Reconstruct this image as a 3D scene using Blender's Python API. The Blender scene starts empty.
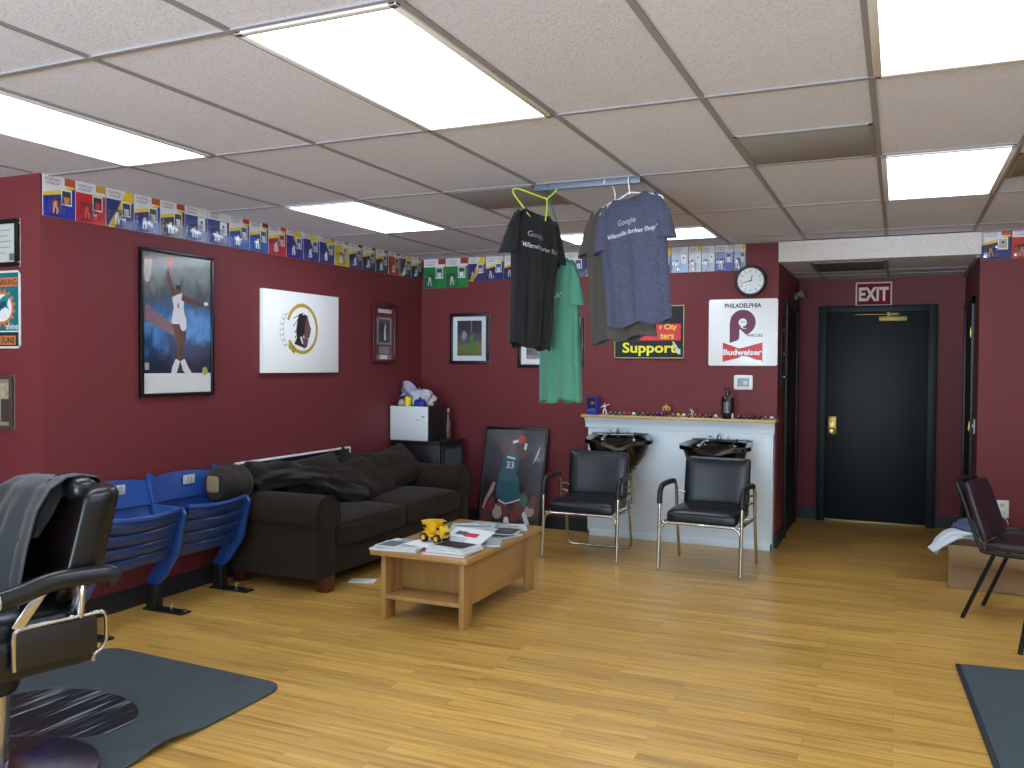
import bpy, bmesh, math, random
from mathutils import Vector, Matrix, noise
R = math.radians
PI = math.pi
random.seed(7)
SC = bpy.context.scene
COL = SC.collection

# ------------------------------------------------------------------ materials
def lin(h):
    h = h.lstrip('#')
    out = []
    for i in (0, 2, 4):
        c = int(h[i:i+2], 16) / 255
        out.append(c/12.92 if c <= .04045 else ((c+.055)/1.055)**2.4)
    return (*out, 1)

_M = {}
def mat(hexc, rough=.6, metal=0, spec=.5, coat=0, var=0, vscale=30, bump=0, bscale=200, stretch=None, sheen=0, fine=0):
    """plain principled material; var adds noise colour variation, bump adds noise bump"""
    key = (hexc, rough, metal, spec, coat, var, vscale, bump, bscale, stretch, sheen, fine)
    if key in _M: return _M[key]
    m = bpy.data.materials.new('mat_%s_%d' % (hexc.strip('#'), len(_M)))
    m.use_nodes = True
    nt = m.node_tree; b = nt.nodes['Principled BSDF']
    b.inputs['Base Color'].default_value = lin(hexc)
    b.inputs['Roughness'].default_value = rough
    b.inputs['Metallic'].default_value = metal
    b.inputs['Specular IOR Level'].default_value = spec
    b.inputs['Coat Weight'].default_value = coat
    b.inputs['Coat Roughness'].default_value = .08
    if sheen:
        b.inputs['Sheen Weight'].default_value = sheen
        b.inputs['Sheen Roughness'].default_value = .4
    if var or bump:
        tc = nt.nodes.new('ShaderNodeTexCoord')
        mp = nt.nodes.new('ShaderNodeMapping')
        if stretch: mp.inputs['Scale'].default_value = stretch
        nt.links.new(tc.outputs['Object'], mp.inputs['Vector'])
    if var:
        n = nt.nodes.new('ShaderNodeTexNoise'); n.inputs['Scale'].default_value = vscale
        n.inputs['Detail'].default_value = 5; n.inputs['Roughness'].default_value = .65
        nt.links.new(mp.outputs[0], n.inputs['Vector'])
        hsv = nt.nodes.new('ShaderNodeHueSaturation')
        hsv.inputs['Color'].default_value = lin(hexc)
        mr = nt.nodes.new('ShaderNodeMapRange')
        mr.inputs[1].default_value = .3; mr.inputs[2].default_value = .7
        mr.inputs[3].default_value = 1-var; mr.inputs[4].default_value = 1+var
        nt.links.new(n.outputs['Fac'], mr.inputs[0]); nt.links.new(mr.outputs[0], hsv.inputs['Value'])
        nt.links.new(hsv.outputs[0], b.inputs['Base Color'])
    if bump:
        n2 = nt.nodes.new('ShaderNodeTexNoise'); n2.inputs['Scale'].default_value = bscale
        n2.inputs['Detail'].default_value = 3
        nt.links.new(mp.outputs[0], n2.inputs['Vector'])
        bp = nt.nodes.new('ShaderNodeBump'); bp.inputs['Strength'].default_value = bump
        bp.inputs['Distance'].default_value = .004
        nt.links.new(n2.outputs['Fac'], bp.inputs['Height']); nt.links.new(bp.outputs[0], b.inputs['Normal'])
    _M[key] = m
    return m

def emit_mat(name, hexc, strength, tint=None):
    m = bpy.data.materials.new(name); m.use_nodes = True
    b = m.node_tree.nodes['Principled BSDF']
    b.inputs['Base Color'].default_value = lin(hexc)
    b.inputs['Emission Color'].default_value = tint or lin(hexc)
    b.inputs['Emission Strength'].default_value = strength
    return m

def film_mat(name, tint, gloss=.35):
    """clear plastic film: transparent with a fresnel sheen"""
    m = bpy.data.materials.new(name); m.use_nodes = True
    nt = m.node_tree; nt.nodes.remove(nt.nodes['Principled BSDF'])
    out = nt.nodes['Material Output']
    t = nt.nodes.new('ShaderNodeBsdfTransparent'); t.inputs[0].default_value = lin(tint)
    g = nt.nodes.new('ShaderNodeBsdfGlossy'); g.inputs['Roughness'].default_value = .12
    f = nt.nodes.new('ShaderNodeLayerWeight'); f.inputs[0].default_value = .5
    pw = nt.nodes.new('ShaderNodeMath'); pw.operation = 'POWER'; pw.inputs[1].default_value = 4.5
    nt.links.new(f.outputs['Facing'], pw.inputs[0])
    ma = nt.nodes.new('ShaderNodeMath'); ma.operation = 'MULTIPLY_ADD'
    ma.inputs[1].default_value = .75; ma.inputs[2].default_value = .03+gloss*.15
    nt.links.new(pw.outputs[0], ma.inputs[0])
    mx = nt.nodes.new('ShaderNodeMixShader')
    nt.links.new(ma.outputs[0], mx.inputs[0]); nt.links.new(t.outputs[0], mx.inputs[1]); nt.links.new(g.outputs[0], mx.inputs[2])
    nt.links.new(mx.outputs[0], out.inputs['Surface'])
    return m

# ------------------------------------------------------------------ mesh builder
_TXT = {}
def text_mesh(s, bold):
    k = (s, bold)
    if k in _TXT: return _TXT[k]
    cu = bpy.data.curves.new('tmp_text', 'FONT'); cu.body = s; cu.size = 1
    cu.align_x = 'CENTER'; cu.align_y = 'CENTER'; cu.offset = bold; cu.resolution_u = 3; cu.fill_mode = 'FRONT'
    ob = bpy.data.objects.new('tmp_text', cu); COL.objects.link(ob)
    dg = bpy.context.evaluated_depsgraph_get()
    me = bpy.data.meshes.new_from_object(ob.evaluated_get(dg))
    vs = [(v.co.x, v.co.y) for v in me.vertices]; fs = [tuple(p.vertices) for p in me.polygons]
    bpy.data.objects.remove(ob); bpy.data.curves.remove(cu); bpy.data.meshes.remove(me)
    if vs:
        x0 = min(v[0] for v in vs); x1 = max(v[0] for v in vs); y0 = min(v[1] for v in vs); y1 = max(v[1] for v in vs)
        vs = [(v[0]-(x0+x1)/2, v[1]-(y0+y1)/2) for v in vs]
        _TXT[k] = (vs, fs, x1-x0, y1-y0)
    return _TXT[k]

class MB:
    def __init__(s): s.V = []; s.F = []; s.I = []
    def add(s, vs, fs, mi=0, M=None):
        o = len(s.V)
        s.V += [tuple(M @ Vector(v)) if M else tuple(v) for v in vs]
        for f in fs: s.F.append(tuple(i+o for i in f)); s.I.append(mi)
        return s
    def _bm(s, bm, mi, M=None):
        bm.verts.index_update()
        s.add([v.co[:] for v in bm.verts], [[v.index for v in f.verts] for f in bm.faces], mi, M); bm.free()
    def box(s, c, d, bev=0, mi=0, rot=None, seg=2):
        bm = bmesh.new(); bmesh.ops.create_cube(bm, size=1)
        for v in bm.verts: v.co = Vector((v.co.x*d[0], v.co.y*d[1], v.co.z*d[2]))
        if bev: bmesh.ops.bevel(bm, geom=bm.edges[:], offset=bev, segments=seg, affect='EDGES', profile=.5)
        M = Matrix.Translation(c)
        if rot: M = M @ rot
        s._bm(bm, mi, M); return s
    def b2(s, x0, x1, y0, y1, z0, z1, bev=0, mi=0, seg=2):
        return s.box(((x0+x1)/2, (y0+y1)/2, (z0+z1)/2), (abs(x1-x0), abs(y1-y0), abs(z1-z0)), bev, mi, None, seg)
    def rbox(s, c, d, r, n=8, mi=0, fn=None, M=None):
        """rounded, densely gridded box; fn deforms each local vertex"""
        bm = bmesh.new(); bmesh.ops.create_cube(bm, size=2)
        bmesh.ops.subdivide_edges(bm, edges=bm.edges[:], cuts=n, use_grid_fill=True)
        h = [x/2 for x in d]
        for v in bm.verts:
            p = Vector((v.co.x*h[0], v.co.y*h[1], v.co.z*h[2]))
            q = Vector([max(-(h[i]-r), min(h[i]-r, p[i])) for i in range(3)])
            e = p-q
            if e.length > 1e-9:
                nz = sum(abs(x) > 1e-9 for x in e)
                if nz > 1: p = q + e.normalized()*r*(max(abs(x) for x in e)/r if r else 1)
            if fn: p = fn(p, h)
            v.co = p+Vector(c)
        s._bm(bm, mi, M); return s
    def cyl(s, p0, p1, r0, r1=None, n=16, mi=0, caps=True):
        if r1 is None: r1 = r0
        return s.tube([p0, p1], [r0, r1], n, mi, caps=caps)
    def tube(s, pts, r, n=10, mi=0, closed=False, caps=True, flat=1.0, up=None):
        P = [Vector(p) for p in pts]; k = len(P)
        rr = r if isinstance(r, (list, tuple)) else [r]*k
        T = []
        for i in range(k):
            a = P[(i-1) % k] if (closed or i > 0) else P[i]
            b = P[(i+1) % k] if (closed or i < k-1) else P[i]
            T.append((b-a).normalized())
        ref = Vector(up) if up else (Vector((0, 0, 1)) if abs(T[0].z) < .9 else Vector((1, 0, 0)))
        N = (ref - T[0]*ref.dot(T[0])).normalized()
        vs = []; fs = []
        for i in range(k):
            N = (N - T[i]*N.dot(T[i])).normalized(); B = T[i].cross(N)
            for j in range(n):
                a = 2*PI*j/n
                vs.append(P[i] + (N*math.cos(a)*flat + B*math.sin(a))*rr[i])
        m = k if closed else k-1
        for i in range(m):
            for j in range(n):
                a = i*n+j; b = i*n+(j+1) % n; c = ((i+1) % k)*n+(j+1) % n; d = ((i+1) % k)*n+j
                fs.append((a, b, c, d))
        if caps and not closed:
            fs.append(tuple(reversed(range(n)))); fs.append(tuple(range((k-1)*n, k*n)))
        return s.add(vs, fs, mi)
    def lathe(s, prof, n=24, mi=0, M=None, caps=True):
        vs = []; fs = []; k = len(prof)
        for r, z in prof:
            for j in range(n):
                a = 2*PI*j/n; vs.append((r*math.cos(a), r*math.sin(a), z))
        for i in range(k-1):
            for j in range(n):
                fs.append((i*n+j, i*n+(j+1) % n, (i+1)*n+(j+1) % n, (i+1)*n+j))
        if caps:
            if prof[0][0] > 1e-6: fs.append(tuple(reversed(range(n))))
            if prof[-1][0] > 1e-6: fs.append(tuple(range((k-1)*n, k*n)))
        return s.add(vs, fs, mi, M)
    def prism(s, poly, y0, y1, mi=0, M=None, bev=0):
        """polygon in x-z, extruded from y0 (front) to y1"""
        n = len(poly)
        vs = [(p[0], y0, p[1]) for p in poly]+[(p[0], y1, p[1]) for p in poly]
        fs = [tuple(range(n)), tuple(reversed(range(n, 2*n)))]
        for i in range(n):
            j = (i+1) % n; fs.append((i, i+n, j+n, j))
        bm = bmesh.new(); bv = [bm.verts.new(v) for v in vs]
        for f in fs: bm.faces.new([bv[i] for i in f])
        bmesh.ops.recalc_face_normals(bm, faces=bm.faces[:])
        if bev:
            ed = [e for e in bm.edges if (e.verts[0].co.y == e.verts[1].co.y)]
            bmesh.ops.bevel(bm, geom=ed, offset=bev, segments=2, affect='EDGES', profile=.5)
        s._bm(bm, mi, M); return s
    def flat(s, poly, y, mi=0, M=None):
        """thin printed shape facing -y"""
        a = sum(poly[i][0]*poly[(i+1) % len(poly)][1]-poly[(i+1) % len(poly)][0]*poly[i][1] for i in range(len(poly)))
        if a < 0: poly = poly[::-1]
        return s.add([(p[0], y, p[1]) for p in poly], [tuple(range(len(poly)))], mi, M)
    def rect(s, x0, x1, z0, z1, y, mi=0, M=None):
        return s.flat([(x0, z0), (x1, z0), (x1, z1), (x0, z1)], y, mi, M)
    def disc(s, x, z, rx, y, mi=0, rz=None, n=24, M=None):
        rz = rz or rx
        return s.flat([(x+rx*math.cos(2*PI*i/n), z+rz*math.sin(2*PI*i/n)) for i in range(n)], y, mi, M)
    def stroke(s, pts, w, y, mi=0, M=None):
        """flat stroke along a polyline with half widths w (number or list)"""
        k = len(pts); ww = w if isinstance(w, (list, tuple)) else [w]*k
        vs = []; fs = []
        for i in range(k):
            a = Vector(pts[max(0, i-1)]); b = Vector(pts[min(k-1, i+1)])
            t = (b-a); t = t.normalized() if t.length else Vector((1, 0)); nn = Vector((-t.y, t.x))
            p = Vector(pts[i]); l = p+nn*ww[i]; r = p-nn*ww[i]
            vs += [(l.x, y, l.y), (r.x, y, r.y)]
        for i in range(k-1): fs.append((2*i+1, 2*i+3, 2*i+2, 2*i))
        return s.add(vs, fs, mi, M)
    def ring(s, x, z, r0, r1, y, mi=0, n=40, a0=0, a1=360, sx=1, M=None):
        vs = []; fs = []
        for i in range(n+1):
            a = R(a0+(a1-a0)*i/n); c = math.cos(a)*sx; d = math.sin(a)
            vs += [(x+r0*c, y, z+r0*d), (x+r1*c, y, z+r1*d)]
        for i in range(n): fs.append((2*i, 2*i+1, 2*i+3, 2*i+2))
        return s.add(vs, fs, mi, M)
    def text(s, t, x, z, y, h=None, w=None, mi=0, bold=0, M=None, rot=0, fn=None, depth=0):
        """lettering centred on x,z facing -y; h = height of the drawn letters or w = width"""
        vs, fs, tw, th = text_mesh(t, bold)
        sx = sz = 1
        if h and w: sz = h/th; sx = w/tw
        elif h: sx = sz = h/th
        else: sx = sz = w/tw
        c, d = math.cos(rot), math.sin(rot)
        out = []
        for a, b in vs:
            a *= sx; b *= sz
            px, pz = x+a*c-b*d, z+a*d+b*c
            out.append(fn(px, pz) if fn else (px, y, pz))
        return s.add(out, fs, mi, M)
    def ball(s, c, r, n=12, mi=0, M=None):
        rx, ry, rz = r if isinstance(r, (list, tuple)) else (r, r, r)
        bm = bmesh.new(); bmesh.ops.create_uvsphere(bm, u_segments=n, v_segments=max(6, n*2//3), radius=1)
        for v in bm.verts: v.co = Vector((v.co.x*rx+c[0], v.co.y*ry+c[1], v.co.z*rz+c[2]))
        s._bm(bm, mi, M); return s
    def grid(s, fn, nu, nv, mi=0, wrapu=False, M=None):
        vs = []; fs = []
        cu = nu if wrapu else nu+1
        for j in range(nv+1):
            for i in range(cu): vs.append(fn(i/nu, j/nv))
        for j in range(nv):
            for i in range(nu):
                i2 = (i+1) % cu
                fs.append((j*cu+i, j*cu+i2, (j+1)*cu+i2, (j+1)*cu+i))
        return s.add(vs, fs, mi, M)
    def build(s, name, mats, parent=None, angle=38, solid=0, sub=0, fixn=True, loc=None, rotz=0):
        me = bpy.data.meshes.new(name)
        me.from_pydata([tuple(v) for v in s.V], [], s.F)
        if not isinstance(mats, (list, tuple)): mats = [mats]
        for m in mats: me.materials.append(m)
        me.polygons.foreach_set('material_index', s.I)
        me.update()
        if fixn:
            bm = bmesh.new(); bm.from_mesh(me); bmesh.ops.remove_doubles(bm, verts=bm.verts[:], dist=1e-5)
            bm.to_mesh(me); bm.free()
        me.shade_smooth(); me.set_sharp_from_angle(angle=R(angle))
        o = bpy.data.objects.new(name, me); COL.objects.link(o)
        if parent: o.parent = parent
        if loc: o.location = loc
        if rotz: o.rotation_euler.z = rotz
        if solid:
            md = o.modifiers.new('solidify', 'SOLIDIFY'); md.thickness = solid; md.offset = 0
        if sub:
            md = o.modifiers.new('subsurf', 'SUBSURF'); md.levels = sub; md.render_levels = sub
        return o

def tag(o, label, cat, group=None, kind=None):
    o['label'] = label; o['category'] = cat
    if group: o['group'] = group
    if kind: o['kind'] = kind
    return o
def thing(name, label, cat, loc=(0, 0, 0), rotz=0, group=None):
    o = bpy.data.objects.new(name, None); COL.objects.link(o)
    o.empty_display_size = .05
    o.location = loc; o.rotation_euler.z = rotz
    return tag(o, label, cat, group)
def struct(o):
    o['kind'] = 'structure'; return o
def dup(root, loc, rotz, label, group=None):
    r = root.copy(); COL.objects.link(r); r.location = loc; r.rotation_euler.z = rotz; r['label'] = label
    if group: r['group'] = group
    for ch in list(root.children):
        c = ch.copy(); COL.objects.link(c); c.parent = r
        for g in list(ch.children):
            d = g.copy(); COL.objects.link(d); d.parent = c
    return r
def arc(cx, cz, r, a0, a1, n=10):
    return [(cx+r*math.cos(R(a0+(a1-a0)*i/n)), cz+r*math.sin(R(a0+(a1-a0)*i/n))) for i in range(n+1)]
def smooth_path(pts, n=6):
    """Catmull-Rom through 3-D points"""
    P = [Vector(p) for p in pts]; out = []
    for i in range(len(P)-1):
        a = P[max(0, i-1)]; b = P[i]; c = P[i+1]; d = P[min(len(P)-1, i+2)]
        for k in range(n):
            t = k/n
            out.append(.5*((2*b)+(c-a)*t+(2*a-5*b+4*c-d)*t*t+(3*b-a-3*c+d)*t**3))
    out.append(P[-1]); return out
def ss(a, b, x):
    t = max(0, min(1, (x-a)/(b-a))); return t*t*(3-2*t)

# common materials
BLACK = mat('141518', .45)
BLKPLASTIC = mat('101013', .3)
VINYL = mat('12171c', .32, bump=.15, bscale=300)
CHROME = mat('c8c8c8', .16, 1)
BRASS = mat('b59a5a', .35, 1)
WHITE = mat('eceeee', .45)
PAPER = mat('e6e8e8', .55)

# ------------------------------------------------------------------ the room
CH = 2.576            # ceiling height
LW = -4.36            # wall with the sofa
BWY = 7.55            # wall with the low partition
RX0, DX, RY0, DY = -3.156, .61, 2.146, 1.2532   # ceiling grid

def wall_material():
    m = bpy.data.materials.new('maroon_paint'); m.use_nodes = True
    nt = m.node_tree; b = nt.nodes['Principled BSDF']
    tc = nt.nodes.new('ShaderNodeNewGeometry')
    n = nt.nodes.new('ShaderNodeTexNoise'); n.inputs['Scale'].default_value = 1.3; n.inputs['Detail'].default_value = 6
    nt.links.new(tc.outputs['Position'], n.inputs['Vector'])
    cr = nt.nodes.new('ShaderNodeMix'); cr.data_type = 'RGBA'
    cr.inputs[6].default_value = lin('6c2f33'); cr.inputs[7].default_value = lin('723438')
    nt.links.new(n.outputs['Fac'], cr.inputs[0]); nt.links.new(cr.outputs[2], b.inputs['Base Color'])
    b.inputs['Roughness'].default_value = .5; b.inputs['Specular IOR Level'].default_value = .22
    n2 = nt.nodes.new('ShaderNodeTexNoise'); n2.inputs['Scale'].default_value = 180
    nt.links.new(tc.outputs['Position'], n2.inputs['Vector'])
    bp = nt.nodes.new('ShaderNodeBump'); bp.inputs['Strength'].default_value = .12; bp.inputs['Distance'].default_value = .003
    nt.links.new(n2.outputs['Fac'], bp.inputs['Height']); nt.links.new(bp.outputs[0], b.inputs['Normal'])
    return m

def floor_material():
    m = bpy.data.materials.new('oak_planks'); m.use_nodes = True
    nt = m.node_tree; b = nt.nodes['Principled BSDF']; L = nt.links.new
    g = nt.nodes.new('ShaderNodeNewGeometry')
    br = nt.nodes.new('ShaderNodeTexBrick')
    br.offset = .37; br.offset_frequency = 2
    br.inputs['Scale'].default_value = 1
    br.inputs['Brick Width'].default_value = .92; br.inputs['Row Height'].default_value = .083
    br.inputs['Mortar Size'].default_value = .0009; br.inputs['Mortar Smooth'].default_value = .3
    br.inputs['Color1'].default_value = (0, 0, 0, 1); br.inputs['Color2'].default_value = (1, 1, 1, 1)
    br.inputs['Mortar'].default_value = (.5, .5, .5, 1); br.inputs['Bias'].default_value = 0
    L(g.outputs['Position'], br.inputs['Vector'])
    mp = nt.nodes.new('ShaderNodeMapping'); mp.inputs['Scale'].default_value = (1.1, 26, 1)
    L(g.outputs['Position'], mp.inputs['Vector'])
    # a per-plank shift so the grain breaks at the joints
    ad = nt.nodes.new('ShaderNodeVectorMath'); ad.operation = 'ADD'
    sc = nt.nodes.new('ShaderNodeVectorMath'); sc.operation = 'SCALE'; sc.inputs['Scale'].default_value = 7
    L(br.outputs['Color'], sc.inputs[0]); L(mp.outputs[0], ad.inputs[0]); L(sc.outputs[0], ad.inputs[1])
    n = nt.nodes.new('ShaderNodeTexNoise'); n.inputs['Scale'].default_value = 1.6; n.inputs['Detail'].default_value = 8; n.inputs['Roughness'].default_value = .62
    L(ad.outputs[0], n.inputs['Vector'])
    n3 = nt.nodes.new('ShaderNodeTexNoise'); n3.inputs['Scale'].default_value = .35; n3.inputs['Detail'].default_value = 2
    L(ad.outputs[0], n3.inputs['Vector'])
    cr = nt.nodes.new('ShaderNodeValToRGB')
    e = cr.color_ramp.elements
    e[0].position = .3; e[0].color = lin('987034'); e[1].position = .68; e[1].color = lin('d2aa5c')
    x = e.new(.46); x.color = lin('c09347')
    L(n.outputs['Fac'], cr.inputs[0])
    hs = nt.nodes.new('ShaderNodeHueSaturation'); L(cr.outputs[0], hs.inputs['Color'])
    m1 = nt.nodes.new('ShaderNodeMapRange'); m1.inputs[3].default_value = .86; m1.inputs[4].default_value = 1.13
    L(br.outputs['Color'], m1.inputs[0])
    L(m1.outputs[0], hs.inputs['Value'])
    mx = nt.nodes.new('ShaderNodeMix'); mx.data_type = 'RGBA'
    mx.inputs[7].default_value = lin('7a5528'); L(hs.outputs[0], mx.inputs[6])
    mm = nt.nodes.new('ShaderNodeMath'); mm.operation = 'MULTIPLY'; mm.inputs[1].default_value = .7
    L(br.outputs['Fac'], mm.inputs[0]); L(mm.outputs[0], mx.inputs[0])
    L(mx.outputs[2], b.inputs['Base Color'])
    b.inputs['Roughness'].default_value = .36
    rr = nt.nodes.new('ShaderNodeMapRange'); rr.inputs[3].default_value = .24; rr.inputs[4].default_value = .38
    L(n3.outputs['Fac'], rr.inputs[0]); L(rr.outputs[0], b.inputs['Roughness'])
    bp = nt.nodes.new('ShaderNodeBump'); bp.inputs['Strength'].default_value = .1; bp.inputs['Distance'].default_value = .002
    L(n.outputs['Fac'], bp.inputs['Height']); L(bp.outputs[0], b.inputs['Normal'])
    return m

def tile_material(base='d2d6e8'):
    m = bpy.data.materials.new('ceiling_tile_board'); m.use_nodes = True
    nt = m.node_tree; b = nt.nodes['Principled BSDF']; L = nt.links.new
    g = nt.nodes.new('ShaderNodeNewGeometry')
    n = nt.nodes.new('ShaderNodeTexNoise'); n.inputs['Scale'].default_value = 95; n.inputs['Detail'].default_value = 4
    L(g.outputs['Position'], n.inputs['Vector'])
    cr = nt.nodes.new('ShaderNodeValToRGB'); e = cr.color_ramp.elements
    e[0].position = .34; e[0].color = lin('c4c5d4'); e[1].position = .5; e[1].color = lin(base)
    L(n.outputs['Fac'], cr.inputs[0])
    # each tile a slightly different shade
    br = nt.nodes.new('ShaderNodeTexBrick'); br.offset = 0; br.inputs['Scale'].default_value = 1
    br.inputs['Brick Width'].default_value = DX; br.inputs['Row Height'].default_value = DY
    br.inputs['Mortar Size'].default_value = 0
    br.inputs['Color1'].default_value = (0, 0, 0, 1); br.inputs['Color2'].default_value = (1, 1, 1, 1)
    mp = nt.nodes.new('ShaderNodeMapping'); mp.inputs['Location'].default_value = (-RX0+DX*20, -RY0+DY*10, 0)
    L(g.outputs['Position'], mp.inputs['Vector']); L(mp.outputs[0], br.inputs['Vector'])
    hs = nt.nodes.new('ShaderNodeHueSaturation'); L(cr.outputs[0], hs.inputs['Color'])
    mr = nt.nodes.new('ShaderNodeMapRange'); mr.inputs[3].default_value = .95; mr.inputs[4].default_value = 1.04
    L(br.outputs['Color'], mr.inputs[0]); L(mr.outputs[0], hs.inputs['Value'])
    L(hs.outputs[0], b.inputs['Base Color']); b.inputs['Roughness'].default_value = .9
    bp = nt.nodes.new('ShaderNodeBump'); bp.inputs['Strength'].default_value = .35; bp.inputs['Distance'].default_value = .004
    L(n.outputs['Fac'], bp.inputs['Height']); L(bp.outputs[0], b.inputs['Normal'])
    return m

WALLM = wall_material(); FLOORM = floor_material(); TILEM = tile_material()
GRIDM = mat('8e8c92', .6); BASEM = mat('1c2126', .5); DOORM = mat('141c20', .5, spec=.3, bump=.1, bscale=60)
XR, YF, XL = 3.3, -3.0, -6.3     # far sides of the shop that the photo does not reach

def sbox(name, x0, x1, y0, y1, z0, z1, m, parent=None, bev=0):
    return struct(MB().b2(x0, x1, y0, y1, z0, z1, bev).build(name, m, parent))
sbox('floor', XL-.1, XR+.1, YF-.1, 9.4, -.1, 0, FLOORM)
ceil = sbox('ceiling', XL-.1, XR+.1, YF-.1, 7.6, CH, CH+.08, TILEM)
sbox('wall_left', LW-.12, LW, 3.34, BWY+.12, 0, CH, WALLM)
sbox('wall_left_return', XL, LW-.12, 3.34, 3.46, 0, CH, WALLM)
FARM = mat('dcdcd8', .6)
sbox('wall_far_left', XL-.1, XL, YF, 3.4, 0, CH, WALLM)
sbox('wall_back', LW, -.93, BWY, BWY+.12, 0, CH, WALLM)
sbox('wall_corridor_left', -1.05, -.93, BWY+.12, 9.2, 0, CH, WALLM)
sbox('wall_corridor_right', .56, .68, 7.72, 9.2, 0, CH, WALLM)
sbox('wall_end', -1.05, .68, 9.2, 9.32, 0, CH, WALLM)
sbox('wall_right_front', .56, XR, 7.6, 7.72, 0, CH, WALLM)
sbox('wall_right', XR, XR+.1, YF, 7.7, 0, CH, FARM)
for k, (x0, x1, z0, z1) in enumerate(((XL-.1, XR+.1, 0, .35), (XL-.1, XR+.1, 2.45, CH), (XL-.1, -3.7, .35, 2.45), (.4, XR+.1, .35, 2.45))):
    sbox('wall_front_%s' % ('sill', 'header', 'pier', 'side')[k], x0, x1, YF-.1, YF, z0, z1, FARM)
for k, (x0, x1) in enumerate(((-3.7, .4),)):      # unseen window, added to let in light that lifts the ceiling
    wm = MB(); e = .05
    for a, b_, c, d in ((x0, x1, .35, .35+e), (x0, x1, 2.45-e, 2.45), (x0, x0+e, .35+e, 2.45-e), (x1-e, x1, .35+e, 2.45-e), ((x0+x1)/2-e/2, (x0+x1)/2+e/2, .35+e, 2.45-e)):
        wm.b2(a, b_, YF-.08, YF-.02, c, d, .003)
    wo = struct(wm.build('window_%d' % (k+1), mat('8c9094', .4, .6)))
    struct(MB().add([(x0+e, YF-.05, .4), (x1-e, YF-.05, .4), (x1-e, YF-.05, 2.4), (x0+e, YF-.05, 2.4)], [(0, 1, 2, 3)]).build('window_glass', film_mat('shop_glass', 'fafcfc', .1), wo))
sbox('ceiling_corridor', -.93, .56, 7.62, 9.2, 2.40, 2.46, TILEM)
bulk = sbox('trim_1', -.93, .56, 7.52, 7.62, 2.40, CH, mat('d8d2d0', .9, var=.12, vscale=70))
# baseboards
BH = .12
sbox('baseboard_left', LW, LW+.014, 3.34, BWY, 0, BH, BASEM)
sbox('baseboard_left_return', XL, LW+.014, 3.326, 3.34, 0, BH, BASEM)
sbox('baseboard_back', LW+.014, -2.545, BWY-.014, BWY, 0, BH, BASEM)
sbox('baseboard_corner', -.944, -.916, BWY-.014, 8.05, 0, BH, BASEM)
sbox('baseboard_end', -.93, -.72, 9.186, 9.2, 0, BH, BASEM)
sbox('baseboard_end_right', .30, .56, 9.186, 9.2, 0, BH, BASEM)
sbox('baseboard_right_front', .56, XR, 7.586, 7.6, 0, BH, BASEM)
# suspended grid, with tile edges a little proud here and there
g = MB()
for i in range(-6, 12):
    x = RX0+i*DX
    if x < XL or x > XR: continue
    y0 = YF if x > LW else YF
    y1 = BWY if x > LW else 3.3
    g.b2(x-.012, x+.012, y0, y1, CH-.006, CH+.001)
for j in range(-4, 5):
    y = RY0+j*DY
    g.b2(XL if y < 3.3 else LW, XR, y-.012, y+.012, CH-.007, CH+.001)
for j in range(0, 4):      # wall angle
    pass
g.b2(LW, XR, BWY-.03, BWY-.0, CH-.008, CH+.001)
o = g.build('grid_bars', GRIDM, ceil)
MB().b2(-.93, .56, 8.40, 8.42, 2.394, 2.401).b2(-.115, -.095, 7.62, 9.2, 2.394, 2.401).b2(-.70, -.68, 7.62, 9.2, 2.394, 2.401).b2(-.93, .56, 8.78, 8.80, 2.394, 2.401).b2(.53, .56, 7.62, 9.2, 2.385, 2.401).build('grid_bars', GRIDM, bpy.data.objects['ceiling_corridor'])

# grey vent panels in the ceiling
def vent(x0, x1, y0, y1, z, label, hexc='8e8f90'):
    t = thing('ceiling_vent', label, 'vent', ((x0+x1)/2, (y0+y1)/2, z), 0, 'grey panels in the ceiling')
    w, d = x1-x0, y1-y0
    m = mat(hexc, .55, var=.1, vscale=8)
    MB().b2(-w/2, w/2, -d/2, d/2, -.008, 0, .002).build('panel', m, t)
    f = MB()
    for a, b, c, e in ((-w/2, w/2, -d/2, -d/2+.016), (-w/2, w/2, d/2-.016, d/2), (-w/2, -w/2+.016, -d/2, d/2), (w/2-.016, w/2, -d/2, d/2)):
        f.b2(a, b, c, e, -.011, -.006)
    f.build('frame', mat('8a8580', .5), t)
    return t
gx = lambda i: RX0+i*DX
gy = lambda j: RY0+j*DY
vent(gx(4)+.013, gx(5)-.013, gy(1)+.62, gy(2)-.013, CH, 'grey square ceiling vent panel beside the bright light near the corridor')
vent(gx(1)+.013, gx(2)-.013, gy(2)+.013, gy(2)+.63, CH, 'grey square ceiling vent panel above the black shirt')
vent(gx(6)+.013, gx(7)-.013, gy(2)+.2, gy(2)+.8, CH, 'brownish square ceiling panel at the edge beside the corridor light', '7d7264')
vent(-.68, -.117, 7.64, 8.39, 2.40, 'dark grey vent panel in the low corridor ceiling', '5f5b58')

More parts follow.
